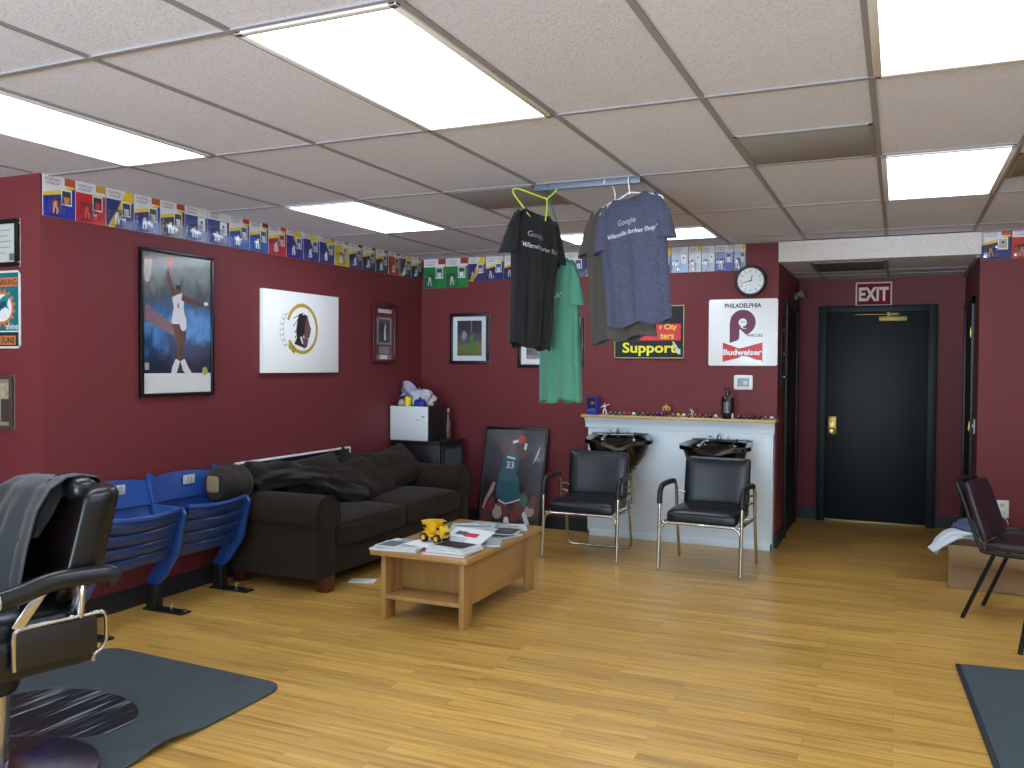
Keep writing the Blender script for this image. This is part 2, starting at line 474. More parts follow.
# fluorescent troffers
DIFF = emit_mat('light_diffuser', 'fbfcff', 6.8, (.85, .97, 1.12, 1))
FRAMEW = mat('d8d8d8', .4)
def troffer(x0, x1, y0, y1, label):
    t = thing('ceiling_light', label, 'ceiling light', ((x0+x1)/2, (y0+y1)/2, CH), 0, 'fluorescent panels in the ceiling grid')
    w, d = x1-x0, y1-y0
    f = MB(); e = .028
    for a, b, c, q in ((-w/2, w/2, -d/2, -d/2+e), (-w/2, w/2, d/2-e, d/2), (-w/2, -w/2+e, -d/2, d/2), (w/2-e, w/2, -d/2, d/2)):
        f.b2(a, b, c, q, -.014, 0, .003)
    f.build('frame', FRAMEW, t)
    MB().b2(-w/2+e, w/2-e, -d/2+e, d/2-e, -.009, -.002).build('diffuser', DIFF, t)
    return t
def tro(i, j, label): return troffer(gx(i)+.008, gx(i+1)-.008, gy(j)+.008, gy(j+1)-.008, label)
tro(-1, 0, 'bright fluorescent panel nearest the outer wall corner')
tro(2, 0, 'large bright fluorescent panel in front of the hanging shirts, over the coffee table side')
tro(5, 0, 'bright fluorescent panel cut off by the top corner of the photo')
tro(-1, 2, 'bright fluorescent panel above the white logo board')
tro(5, 2, 'bright fluorescent panel before the exit corridor')
troffer(gx(1)-.02, gx(3)+.0, gy(3)+.58, gy(3)+1.17, 'crosswise fluorescent panel behind the hanging shirts')
for i, j in ((-1, -2), (2, -2), (5, -2), (8, -2), (8, 0), (8, 2)):
    tro(i, j, 'fluorescent panel in the part of the shop behind the photo')
# ------------------------------------------------------------------ toy packages along the top of the walls
FILM = film_mat('clear_blister', 'f2f4f8')
CARDW = mat('dcd9dc', .35); PURP = mat('5a4a86', .5); YEL = mat('e0c22e', .4); ORG = mat('c9562a', .4)
SKIN = [mat('8a5a40', .6), mat('5a3826', .6), mat('c49a7c', .6)]
def package(px, w, h, base, rz, wall, z, field, style, accent, label, photo='3c4a52', fig='d8d8d8', group='toy figure packages on the wall strip'):
    """one carded toy figure: card with print, clear bubble, the figure inside. px = centre along the wall"""
    loc = (LW, px, z) if rz else (px, wall, z)
    t = thing('toy_package', label, 'toy package', loc, R(90) if rz else 0, group)
    t.rotation_euler.x = 0
    hw, hh = w/2-.003, h/2
    F = mat(field, .3, coat=.3); A = mat(accent, .35); PH = mat(photo, .3)
    c = MB(); y = -.004
    c.b2(-hw, hw, y, 0, -hh, hh, mi=0)
    e = y-.0006
    top = hh*.45
    if style == 'swoosh':
        c.flat([(-hw, -hh), (hw, -hh), (hw, hh*.55), (hw*.3, hh*.2), (-hw, -hh*.05)], e, 1)
        c.flat([(-hw, -hh*.05), (hw*.3, hh*.2), (hw, hh*.55), (hw, hh*.75), (hw*.25, hh*.4), (-hw, hh*.12)], e, 2)
    elif style == 'diag':
        c.rect(-hw, hw, -hh, top, e, 1)
        c.flat([(-hw*.9, -hh), (-hw*.4, -hh), (hw, hh*.5), (hw, hh*.95), (hw*.4, hh*.95), (-hw*.1, hh*.1)], e-.0004, 2)
    elif style == 'circle':
        c.rect(-hw, hw, -hh, top, e, 1); c.disc(hw*.35, hh*.42, hh*.42, e-.0004, 2, n=18)
    else:
        c.rect(-hw, hw, -hh, top, e, 1)
    c.rect(hw*.35, hw, hh*.62, hh, e-.0002, 3)
    c.text('STARTING', -hw*.38, hh*.8, e-.0003, w=hw*.95, h=hh*.12, mi=4); c.text('LINEUP', -hw*.38, hh*.62, e-.0003, w=hw*.8, h=hh*.12, mi=4)
    # the little trading card printed or packed with the toy
    c.rect(hw*.12, hw*.8, -hh*.35, hh*.42, e-.001, 5); c.rect(hw*.18, hw*.74, -hh*.28, hh*.35, e-.0014, 6)
    c.ball((hw*.46, e-.001, hh*.14), (hw*.12, .001, hh*.1), 8, 7)
    c.rect(hw*.28, hw*.64, -hh*.26, hh*.06, e-.002, 8)
    c.build('card', [CARDW, F, YEL if style != 'plain' else A, A, PURP, PAPER, PH, SKIN[1], mat(fig, .5)], t)
    # figure
    g = MB(); bx, bz = -hw*.36, -hh*.48
    s = hh*.8
    g.ball((bx, -.022, bz+s*.42), s*.1, 8, 1)
    g.tube([(bx, -.02, bz-.02*s), (bx, -.021, bz+.16*s), (bx, -.022, bz+.31*s)], [s*.1, s*.13, s*.1], 8, 0)
    for k in (-1, 1):
        g.tube([(bx+k*.07*s, -.02, bz), (bx+k*.13*s, -.024, bz-.22*s), (bx+k*.12*s, -.02, bz-.45*s)], [s*.07, s*.055, s*.04], 6, 0)
        g.tube([(bx+k*.11*s, -.02, bz+.27*s), (bx+k*.24*s, -.026, bz+.16*s), (bx+k*.2*s, -.03, bz+.34*s)], [s*.05, s*.042, s*.035], 6, 1)
    g.build('figure', [mat(fig, .5), SKIN[1]], t)
    b = MB()
    b.rbox((-hw*.36, -.021, -hh*.5), (hw*1.05, .036, hh*.86), .009, 3)
    b.build('blister', FILM, t)
    return t

LCARDS = [ # field, style, accent, description, photo
 ('2434a6', 'swoosh', 'b4562e', 'blue toy package with yellow swoosh, first at the outer wall corner', '31424c', 'e09048'),
 ('c0242c', 'plain', 'c69a30', 'bright red toy package with player card, second from the outer wall corner', '343028', 'cc4040'),
 ('2a2c78', 'diag', 'cdb438', 'navy toy package with broad yellow diagonal, third from the outer wall corner', '384458', 'c8d0dc'),
 ('26308e', 'swoosh', 'b4562e', 'blue toy package with orange corner, fourth from the outer wall corner', '46505c', 'c8d0dc'),
 ('161c2c', 'swoosh', 'a24a2e', 'near black toy package with shiny figure bubble, fifth from the outer wall corner', '2c3a44', 'e8ecf0'),
 ('1e2c78', 'plain', 'd8d4d0', 'dark blue white topped toy package, sixth from the outer wall corner', 'dce4ee', 'b8c4d4'),
 ('243684', 'plain', 'd8d4d0', 'dark blue white topped toy package, seventh from the outer wall corner', 'eef2f8', 'b8c4d4'),
 ('2458a8', 'swoosh', 'b03c2e', 'mid blue toy package with white figure, eighth from the outer wall corner', '5c6a4c', 'e8ecf0'),
 ('245cae', 'swoosh', '7c2c36', 'mid blue toy package with white figure, ninth from the outer wall corner', '56664c', 'e8ecf0'),
 ('c4282e', 'swoosh', 'c44a3a', 'red toy package with yellow edged card, tenth along the sofa wall', '6c5a34', 'e0c0c0'),
 ('322e80', 'circle', 'd8d4d0', 'purple blue toy package with yellow disc, eleventh along the sofa wall', '4a6ea0', 'c0ccdc'),
 ('2c3484', 'circle', 'd8d4d0', 'dark blue toy package with yellow disc, twelfth along the sofa wall', '4c70a4', 'c0ccdc'),
 ('2c3a86', 'circle', '8e6a30', 'dark blue toy package with golden disc, thirteenth along the sofa wall', '7088a8', 'd8e0ec'),
 ('d8c020', 'plain', 'b09420', 'yellow toy package, fourteenth along the sofa wall', 'a8b4b0', 'c8c8b0'),
 ('26306c', 'swoosh', '46283c', 'navy toy package with dark corner, fifteenth along the sofa wall', '5c6c88', 'b8c0cc'),
 ('20283c', 'swoosh', '46283c', 'slate toy package with dark corner, sixteenth along the sofa wall', '6a7078', 'b0b4bc'),
 ('262c44', 'swoosh', '6c2838', 'slate toy package with maroon corner, seventeenth along the sofa wall', '586478', 'b8c0cc'),
 ('b43824', 'plain', 'a0402c', 'orange red toy package, eighteenth along the sofa wall', '7c5a40', 'c89078'),
 ('1c2848', 'diag', '5c3048', 'dark navy toy package, nineteenth along the sofa wall', '4a5c74', 'a8b4c4'),
 ('1a2234', 'swoosh', '6c2c38', 'dark toy package beside the inner wall corner, last along the sofa wall', '4a5060', 'b0b4bc')]
for k, (f, st, ac, lab, ph, fg) in enumerate(LCARDS):
    package(3.352+.2099*(k+.5), .2095, .232, 0, 1, 0, 2.345+.116+.0015*k, f, st, ac, lab, ph, fg)
BC = [(-4.335, -4.09, 2.283, '0e7c3c', 'plain', 'a03038', 'tall green toy package, the one in the inner wall corner', '2c5c48', 'c8d4cc'),
      (-4.088, -3.843, 2.283, '0e7c3c', 'plain', 'a03038', 'tall green toy package, second from the inner wall corner', '386850', 'd8e0dc'),
      (-3.84, -3.655, 2.34, '2c2c74', 'diag', 'd0a030', 'purple blue toy package with yellow diagonal, beside the green packages', '545490', 'c8b8b0'),
      (-3.652, -3.46, 2.34, '242c72', 'swoosh', 'c8c4c8', 'navy toy package just beside the black shirt', '505c90', 'c8d0dc')]
for x0, x1, z0, f, st, ac, lab, ph, fg in BC:
    package((x0+x1)/2, x1-x0, 2.57-z0, 0, 0, BWY, (2.57+z0)/2, f, st, ac, lab, ph, fg)
for k in range(8):
    x0 = -3.457+k*.2025
    package(x0+.101, .2, .225, 0, 0, BWY, 2.458, ['242a5c', '2c3474'][k % 2], ['swoosh', 'diag', 'plain'][k % 3], 'c0bcc0',
            'dark blue toy package in the run hidden behind the hanging shirts', '505c88', 'c8d0dc', 'toy packages behind the shirts')
for k, (w, f, ac, lab) in enumerate([(.15, 'a4bcd8', 'e0e4ec', 'pale blue toy package with white bubble, nearest the blue shirt'),
        (.115, 'c8d4dc', 'd8c460', 'whitish toy package with yellow top beside the blue shirt'),
        (.115, 'b4c4d8', 'd8dce0', 'whitish blue toy package in the middle of the pale run'),
        (.16, '3a50a0', 'b4bcc8', 'strong blue toy package among the pale ones near the clock'),
        (.1, '8c98ac', 'c8b040', 'grey blue toy package with yellow top, end of the run above the clock')]):
    x0 = -1.84+sum([.15, .115, .115, .16, .1][:k])
    package(x0+w/2, w, .222, 0, 0, BWY, 2.458, f, 'plain', ac, lab, 'f4f8fc' if k < 3 else '5868a8', 'e8eef4')
package(.665, .205, .222, 0, 0, 7.6, 2.475, '1e2a6c', 'swoosh', 'b4502e', 'navy toy package with orange corner beside the corridor opening', '9cb4b4', 'd0a080')
package(.872, .205, .222, 0, 0, 7.6, 2.475, 'b83020', 'plain', 'b84a2c', 'red toy package at the photo edge beyond the corridor', '4c4440', 'c8a898')

# ------------------------------------------------------------------ frames and signs (local front faces -y)
def frame_parts(t, w, h, fw, fd, m, mi_in=None, y0=0):
    f = MB()
    for x0, x1, z0, z1 in ((-w/2, w/2, h/2-fw, h/2), (-w/2, w/2, -h/2, -h/2+fw), (-w/2, -w/2+fw, -h/2+fw, h/2-fw), (w/2-fw, w/2, -h/2+fw, h/2-fw)):
        f.b2(x0, x1, y0-fd, y0, z0, z1, .004)
    return f.build('frame', m, t)
def glass_pane(t, w, h, y, name='glass'):
    return MB().b2(-w/2, w/2, y-.0015, y, -h/2, h/2).build(name, GLASSM, t)
GLASSM = film_mat('picture_glass', 'ffffff', .12)
def pic_mat(name, stops, scale=5, vertical=True, spots=0):
    """abstract photograph print: vertical colour bands broken by noise"""
    m = bpy.data.materials.new(name); m.use_nodes = True
    nt = m.node_tree; b = nt.nodes['Principled BSDF']; L = nt.links.new
    tc = nt.nodes.new('ShaderNodeTexCoord'); sp = nt.nodes.new('ShaderNodeSeparateXYZ')
    L(tc.outputs['Generated'], sp.inputs[0])
    n = nt.nodes.new('ShaderNodeTexNoise'); n.inputs['Scale'].default_value = scale; n.inputs['Detail'].default_value = 6
    n.inputs['Distortion'].default_value = .6
    L(tc.outputs['Generated'], n.inputs['Vector'])
    ma = nt.nodes.new('ShaderNodeMath'); ma.operation = 'MULTIPLY_ADD'; ma.inputs[1].default_value = .5; ma.inputs[2].default_value = -.25
    L(n.outputs['Fac'], ma.inputs[0])
    ad = nt.nodes.new('ShaderNodeMath'); L(sp.outputs[2], ad.inputs[0]); L(ma.outputs[0], ad.inputs[1])
    cr = nt.nodes.new('ShaderNodeValToRGB'); e = cr.color_ramp.elements
    for i, (p, c) in enumerate(stops):
        x = e[i] if i < 2 else e.new(p)
        x.position = p; x.color = lin(c)
    L(ad.outputs[0], cr.inputs[0]); L(cr.outputs[0], b.inputs['Base Color'])
    b.inputs['Roughness'].default_value = .35
    return m

def outline(pts, n=5):
    q = smooth_path([(a, 0, b) for a, b in list(pts)+[pts[0]]], n)
    return [(v.x, v.z) for v in q[:-1]]

# framed basketball poster on the sofa wall: white kit player leaping, arm out
t = thing('framed_poster', 'black framed tall basketball poster of a leaping player in white, high on the sofa wall', 'poster', (LW, 4.335, 1.783), R(90))
w, h = .635, .945
MB().b2(-w/2, w/2, -.012, 0, -h/2, h/2).build('backing', BLACK, t)
frame_parts(t, w, h, .022, .028, mat('0c0c0e', .3), y0=0)
p = MB(); PWH, PHH = w/2-.02, h/2-.02
p.rect(-PWH, PWH, -PHH+.13, PHH, -.0125, 0)
p.rect(-PWH, PWH, -PHH, -PHH+.13, -.0125, 1)
p.build('print', [pic_mat('arena_print', [(0, '16305a'), (.2, '0e2440'), (.34, '1a4474'), (.48, '5a9ce0'), (.58, '3a6ca8'), (.7, '46525c'), (.86, '868e90'), (1, '4c5054')], 6), PAPER], t)
a = MB(); y = -.0135
SK1, WH1, SH1 = 0, 1, 2
# crowd strip, rim with net, board of the court
a.flat([(-.27, .12), (-.02, -.02), (-.03, -.08), (-.29, .02)], y, 5)
a.flat([(-.30, .40), (-.215, .41), (-.225, .30), (-.26, .25), (-.29, .29)], y, 4)
for k in range(4): a.stroke([(-.295+.022*k, .40), (-.27+.008*k, .26)], .003, y-.0004, 1)
a.stroke([(-.31, .405), (-.2, .415)], .006, y-.0006, 6)
# the player
a.flat(outline([(-.035, .205), (.0, .195), (.03, .205), (.05, .17), (.046, .11), (.05, .055), (-.045, .055), (-.04, .11), (-.052, .17)]), y-.0006, WH1)
a.flat(outline([(-.048, .065), (.052, .065), (.07, -.0), (.062, -.035), (.03, -.04), (.01, .0), (-.03, -.0), (-.06, .01)]), y-.0011, WH1)
a.stroke([(.03, .18), (.10, .16), (.17, .14), (.235, .15)], [.022, .018, .014, .011], y-.001, SK1)
a.disc(.25, .15, .022, y-.0011, WH1, .012)
a.stroke([(-.03, .185), (-.07, .26), (-.09, .33), (-.08, .38)], [.02, .016, .012, .012], y-.001, SK1)
a.disc(-.0, .23, .022, y-.001, SK1, .028); a.disc(-.0, .245, .022, y-.0012, 3, .014)
a.disc(-.075, .405, .036, y-.0012, 6, .042)
a.stroke([(-.03, .01), (.0, -.07), (.012, -.16), (-.005, -.25)], [.03, .03, .022, .016], y-.0007, SK1)
a.stroke([(.04, -.03), (.04, -.1), (.02, -.17), (.035, -.25)], [.03, .027, .02, .016], y-.0009, 7)
a.stroke([(-.005, -.235), (-.03, -.29), (-.045, -.335)], [.02, .026, .02], y-.001, WH1)
a.stroke([(.035, -.235), (.06, -.29), (.105, -.335)], [.02, .026, .018], y-.0012, WH1)
a.text('6', .0, .125, y-.0014, h=.035, mi=8, bold=.02)
a.rect(-.28, -.245, -.3, -.255, y, 9); a.disc(.24, -.31, .025, y, 10, .03)
a.build('player_print', [mat('6a3a2a', .5), mat('e4e2e6', .5), mat('c8c8cc', .5), mat('1a1210', .5), mat('b8a8a0', .5), mat('8c6a76', .5, var=.4, vscale=60), mat('b45a30', .5), mat('54301f', .5), mat('8a2430', .5), mat('c4b8a8', .5), mat('b4b46a', .5)], t)
glass_pane(t, w-.03, h-.03, -.018)

# white logo board
t = thing('logo_board', 'white square canvas with round gold ring head profile logo on the sofa wall', 'sign', (LW+.003, 5.618, 1.773), R(90))
w, h = .95, .632
MB().b2(-w/2, w/2, -.035, 0, -h/2, h/2, .003).build('canvas', mat('f0f2f2', .5), t)
L_ = MB(); y = -.0356; S = .2
cx, cz = -.012, .03
L_.ring(cx, cz, S*.86, S, y, 0, 48, a0=-150, a1=160, sx=1.0)
# feathers hanging outside the ring
for k, (a0, l) in enumerate(((138, .9), (152, 1), (168, 1.05), (184, 1.05), (200, 1.0), (214, .9))):
    pass
L_.ring(cx-.035, cz-.01, S*.93, S*.95, y, 3, 30, a0=132, a1=235, sx=1.05)
L_.ring(cx-.085, cz-.01, S*.93, S*.945, y, 3, 30, a0=138, a1=228, sx=1.0)
for k in range(7):
    a_ = R(140+k*13); x0 = cx-.035+S*.94*1.05*math.cos(a_); z0 = cz-.01+S*.94*math.sin(a_)
    L_.stroke([(x0, z0), (x0-.035, z0-.01)], .0035, y-.0002, 3)
for dx, dz in ((-.155, -.135), (-.125, -.155), (-.105, -.165)):
    L_.flat(outline([(cx+dx, cz+dz+.035), (cx+dx+.02, cz+dz+.01), (cx+dx+.005, cz+dz-.035), (cx+dx-.015, cz+dz)]), y-.0003, 0)
# head in profile facing right: face, hair, braid and feathers
face = [(.045, .115), (.085, .105), (.1, .06), (.112, .03), (.128, .0), (.118, -.012), (.12, -.03), (.112, -.04), (.112, -.055), (.098, -.075), (.07, -.075), (.045, -.06), (.035, .0)]
L_.flat([(cx-.03+a_*1.12, cz+b_*1.0) for a_, b_ in face], y-.0003, 1)
hair = [(-.01, .12), (.03, .135), (.06, .125), (.085, .11), (.062, .09), (.052, .03), (.045, -.03), (.03, -.07), (.012, -.09), (-.03, -.08), (-.04, -.03), (-.03, .05)]
L_.flat([(cx-.03+a_*1.2, cz+b_*.96) for a_, b_ in hair], y-.0005, 2)
L_.flat([(cx-.03+a_*1.2, cz+b_*.96) for a_, b_ in [(.0, -.08), (.045, -.07), (.09, -.085), (.075, -.145), (.04, -.165), (.02, -.13), (-.05, -.12), (-.02, -.1)]], y-.0004, 4)
L_.flat([(cx-.03+a_*1.2, cz+b_*.96) for a_, b_ in [(-.03, -.07), (.01, -.085), (.045, -.15), (.02, -.15), (-.06, -.125)]], y-.0006, 2)
L_.flat([(cx-.03+a_*1.2, cz+b_*.96) for a_, b_ in [(.0, -.07), (.015, -.06), (.035, -.12), (.022, -.125)]], y-.0008, 5)
L_.stroke([(cx+.0, cz+.115), (cx+.035, cz+.122), (cx+.06, cz+.11)], .006, y-.0008, 5)
for a_, b_, c_, d_ in ((-.03, .1, -.1, .03), (-.035, .06, -.085, -.02), (-.04, .0, -.08, -.06), (-.02, .11, -.09, .09)):
    L_.stroke([(cx+a_, cz+b_), (cx+c_, cz+d_)], [.009, .003], y-.0002, 3)
    L_.stroke([(cx+c_, cz+d_), (cx+c_-.012, cz+d_-.012)], .005, y-.0004, 2)
L_.build('logo_print', [mat('b79a2e', .45), mat('6e4a50', .5), mat('1d1a1c', .5), mat('9a9aa2', .5), mat('5e4a5c', .5), PAPER], t)

# ticket frame
t = thing('ticket_frame', 'small dark red framed ticket display near the inner wall corner', 'framed picture', (LW, 6.838, 1.81), R(90))
w, h = .39, .548
MB().b2(-w/2, w/2, -.012, 0, -h/2, h/2).build('mount', mat('6c2430', .5), t)
frame_parts(t, w, h, .03, .03, mat('521a24', .35))
p = MB(); y = -.0126
p.rect(-.1, .13, .19, .225, y, 0)
p.rect(-.12, .13, -.1, .15, y, 1); p.rect(-.085, .1, -.08, .13, y-.0003, 2)
p.stroke([(.02, -.06), (.015, .03), (.025, .08)], [.018, .014, .008], y-.0006, 0)
p.disc(.025, .09, .012, y-.0006, 4)
p.rect(-.08, .09, -.185, -.12, y, 1); p.rect(-.12, .13, -.235, -.195, y, 5); p.rect(-.07, .06, -.235, -.195, y-.0003, 0)
p.build('print', [PAPER, mat('948a90', .5), mat('2c2c3a', .5), BLACK, SKIN[2], mat('7c6a72', .5)], t)
glass_pane(t, w-.04, h-.04, -.016)

# frames on the return wall
t = thing('certificate_frame', 'black framed certificate at the photo edge above the teal football sign', 'framed certificate', (-4.69, 3.34, 2.20), 0)
w, h = .34, .268
MB().b2(-w/2, w/2, -.01, 0, -h/2, h/2).build('mount', mat('b8bcb8', .4), t)
frame_parts(t, w, h, .026, .022, mat('101010', .3))
p = MB()
for k, ww in enumerate((.2, .16, .22, .2, .12)): p.rect(-ww/2, ww/2, .07-k*.032, .076-k*.032, -.0106, 0)
p.rect(.09, .13, -.1, -.06, -.0106, 1)
p.build('print', [mat('8c9098', .5), mat('5c6470', .5)], t)
t = thing('football_sign', 'teal and orange metal sign with leaping dolphin in a spiky sunburst at the photo edge', 'sign', (-4.685, 3.34, 1.825), 0)
w, h = .33, .44
s = MB(); s.prism([(-w/2+.02, -h/2), (w/2-.02, -h/2), (w/2, -h/2+.02), (w/2, h/2-.02), (w/2-.02, h/2), (-w/2+.02, h/2), (-w/2, h/2-.02), (-w/2, -h/2+.02)], -.006, 0)
s.build('plate', mat('cfd4d2', .35), t)
p = MB(); y = -.0066
p.rect(-w/2+.012, w/2-.012, -.12, h/2-.012, y, 0); p.rect(-w/2+.012, w/2-.012, -h/2+.012, -.128, y, 1)
p.rect(-w/2+.02, w/2-.02, .13, .18, y-.0003, 2); p.text('PARKING', .05, .155, y-.0005, h=.034, w=.18, mi=1, bold=.02)
sun = []
for k in range(32):
    r_ = .115 if k % 2 else .085
    sun.append((.02+r_*math.cos(R(k*11.25)), .01+r_*math.sin(R(k*11.25))))
p.flat(sun, y-.0003, 2); p.disc(.02, .01, .078, y-.0005, 3)
p.flat(outline([(-.06, -.05), (-.03, .03), (.03, .075), (.1, .09), (.075, .06), (.06, .03), (.075, .0), (.045, .012), (.0, -.01), (-.03, -.06)]), y-.0007, 4)
p.flat(outline([(-.03, -.05), (.0, .0), (.045, .02), (.06, .03), (.03, .05), (-.02, .01)]), y-.0009, 5)
p.text('shine', .1, -.095, y-.0003, h=.035, mi=3, bold=.01)
p.rect(.0, .13, -.2, -.148, y-.0003, 2); p.text('SUNS', .065, -.174, y-.0005, h=.036, w=.11, mi=1, bold=.03)
p.build('print', [mat('116a70', .4), mat('1c3438', .4), mat('c8703c', .4), mat('d8dcda', .4), mat('1c7c84', .4), mat('1f4468', .4)], t)
t = thing('framed_photo', 'brown framed dim photo at the photo edge under the football sign', 'framed picture', (-4.70, 3.34, 1.297), 0)
w, h = .25, .31
MB().b2(-w/2, w/2, -.008, 0, -h/2, h/2).build('mount', mat('8c8678', .5), t)
frame_parts(t, w, h, .022, .024, mat('4a3c34', .4))
p = MB(); p.rect(-.07, .085, -.11, .11, -.0086, 0); p.rect(.02, .085, -.11, .02, -.009, 1); p.disc(.04, .05, .02, -.009, 2)
p.build('print', [mat('9c9684', .5, var=.4, vscale=25), mat('3c3a34', .5), SKIN[2]], t)

# ------------------------------------------------------------------ back wall: pictures
t = thing('framed_photo', 'black framed white matted basketball photo alone beside the inner wall corner', 'framed picture', (-3.816, BWY, 1.781), 0)
w, h = .424, .49
MB().b2(-w/2, w/2, -.01, 0, -h/2, h/2).build('mount', mat('dfe3e8', .5), t)
frame_parts(t, w, h, .03, .028, mat('101114', .35))
p = MB(); p.rect(-.135, .13, -.165, .175, -.0105, 0); p.build('print', pic_mat('field_print', [(0, '5c6430'), (.3, '6c7434'), (.4, '4c4a50'), (.55, '48465c'), (.7, '2a2634'), (1, '241e2c')], 9), t)
p = MB(); y = -.0112
p.disc(-.06, .03, .028, y, 0, .045)                     # carrier in the distance
p.stroke([(.02, .175), (.02, .04)], .0025, y, 1)
p.flat(outline([(.02, .05), (.045, .04), (.05, -.02), (.06, -.1), (.07, -.15), (.05, -.15), (.04, -.09), (.03, -.15), (.01, -.15), (.015, -.06), (.0, -.0)]), y-.0003, 2)
p.disc(.03, .06, .012, y-.0005, 3)
p.build('player_print', [mat('8890a0', .5), mat('a0a4a8', .5), mat('3e7c34', .5), SKIN[1], PAPER], t)
glass_pane(t, w-.04, h-.04, -.016)
t = thing('framed_photo', 'wide black framed white matted photo half hidden by the green shirt', 'framed picture', (-2.972, BWY, 1.75), 0)
w, h = .655, .49
MB().b2(-w/2, w/2, -.01, 0, -h/2, h/2).build('mount', mat('e4e8ea', .5), t)
frame_parts(t, w, h, .03, .028, mat('101114', .35))
MB().rect(-.245, .245, -.165, .175, -.0105, 0).build('print', pic_mat('grey_print', [(0, '8c8c90'), (.25, '4c4644'), (.45, '7c6a60'), (.6, '3c3634'), (.8, '6a6460'), (1, '8c8884')], 8), t)
glass_pane(t, w-.04, h-.04, -.016)
# Support sign
t = thing('support_sign', 'dark sign with red band and yellow Support lettering behind the blue shirt', 'sign', (-2.035, BWY, 1.829), 0)
w, h = .634, .468
MB().b2(-w/2, w/2, -.012, 0, -h/2, h/2).build('plate', mat('20282a', .55, spec=.3), t)
frame_parts(t, w, h, .009, .016, mat('b8b070', .4))
p = MB(); y = -.0126
p.rect(-w/2+.03, w/2-.03, -.075, .07, y, 0)
p.text('r City', .175, .038, y-.0004, w=.155, h=.062, mi=1, bold=.02)
p.text('ters', .165, -.038, y-.0004, w=.125, h=.05, mi=1, bold=.02)
p.text('Support', .005, -.152, y-.0004, w=.49, h=.12, mi=2, bold=.025)
p.flat([(.21, -.09), (.225, -.085), (.27, -.15), (.285, -.15), (.285, -.2), (.255, -.19), (.23, -.145), (.25, -.14)], y-.0002, 3)
p.build('print', [mat('d02a30', .35), mat('e6c84a', .4), mat('e8e22c', .4), mat('c8ccd0', .4)], t)
# Phillies sign
t = thing('ball_team_sign', 'white square sign with big maroon P and red bow tie under the clock', 'sign', (-1.218, BWY, 1.818), 0)
w, h = .575, .568; r_ = .018
poly = []
for cx_, cz_, a0 in ((w/2-r_, h/2-r_, 0), (-w/2+r_, h/2-r_, 90), (-w/2+r_, -h/2+r_, 180), (w/2-r_, -h/2+r_, 270)):
    poly += arc(cx_, cz_, r_, a0, a0+90, 5)
MB().prism(poly, -.014, 0, bev=.003).build('plate', mat('f0f3f4', .3, coat=.3), t)
p = MB(); y = -.0147
p.text('PHILADELPHIA', 0, .228, y, w=.305, h=.038, mi=1, bold=.03)
p.text('PHILLIES', .1, -.025, y, w=.13, h=.024, mi=1, bold=.015)
# the P: stem sweeping up into a round bowl with a small ball in it
ox, oz = -.005, .1
out = arc(ox+.01, oz+.0, .1, 180, -75, 30)
outer = [(-.105, -.145)]+[(-.105, .05)]+arc(-.0, .08, .105, 175, -60, 30)
p.flat([(-.108, -.088), (-.109, .07)]+arc(.0, .085, .107, 172, -75, 30)+[(.008, .0), (-.022, .03)]+[(-.027, .02), (-.029, -.055), (-.05, -.07), (-.08, -.08)], y, 0)
p.ring(-.0, .085, .0, .034, y-.0003, 2)
p.stroke([(-.02, .088), (-.005, .096), (.008, .084), (.022, .09)], .0022, y-.0005, 1)
p.stroke([(-.018, .055), (.004, .035), (.03, .032)], [.006, .004, .002], y-.0003, 2)
# bow tie
p.flat([(-.165, -.085), (-.03, -.135), (.0, -.13), (.165, -.085), (.165, -.25), (.03, -.2), (-.165, -.25)], y, 3)
p.text('Budweiser', 0, -.168, y-.0004, w=.32, h=.052, mi=2, bold=.03)
p.stroke([(-.02, -.2), (.04, -.215), (.09, -.235), (.16, -.242)], [.003, .008, .008, .004], y-.0006, 2)
p.build('print', [mat('6c2446', .4), mat('2a2426', .4), mat('f0f3f4', .4), mat('c8242c', .4)], t)
# clock
t = thing('wall_clock', 'round wall clock with black rim and white dial above the team sign', 'clock', (-1.157, BWY, 2.253), 0)
RX90 = Matrix.Rotation(R(90), 4, 'X')      # lathe axis z -> -y
MB().lathe([(.0, .0), (.132, 0), (.134, .02), (.126, .036), (.112, .036), (.108, .022)], 48, 0, RX90, caps=False).build('rim', mat('141418', .3), t)
d = MB(); d.disc(0, 0, .11, -.021, 0, n=48)
for k in range(12):
    a_ = R(90-30*k)
    if k % 3: d.stroke([(.09*math.cos(a_), .09*math.sin(a_)), (.102*math.cos(a_), .102*math.sin(a_))], .002, -.0214, 1)
    d.text(str(k or 12), .08*math.cos(a_), .08*math.sin(a_), -.0214, h=.017, mi=1)
d.build('dial', [mat('eaf0f2', .4), mat('3a3a3c', .5)], t)
hd = MB(); hd.stroke([(-.002, -.008), (.016, .052)], [.0045, .003], -.026, 0); hd.build('hour_hand', mat('181818', .4), t)
hd = MB(); hd.stroke([(.012, .004), (-.088, -.022)], [.004, .002], -.028, 0); hd.build('minute_hand', mat('181818', .4), t)
MB().disc(0, 0, .108, -.0335, 0, n=40).build('glass', GLASSM, t)
# thermostat
t = thing('thermostat', 'small white thermostat with grey screen on the wall above the dark bottle', 'thermostat', (-1.207, BWY, 1.393), 0)
MB().rbox((0, -.013, 0), (.158, .026, .126), .012, 6).build('housing', mat('e6e9ea', .4), t)
MB().b2(-.05, .05, -.0275, -.024, -.035, .037, .002).build('screen', mat('98a6a8', .2), t)
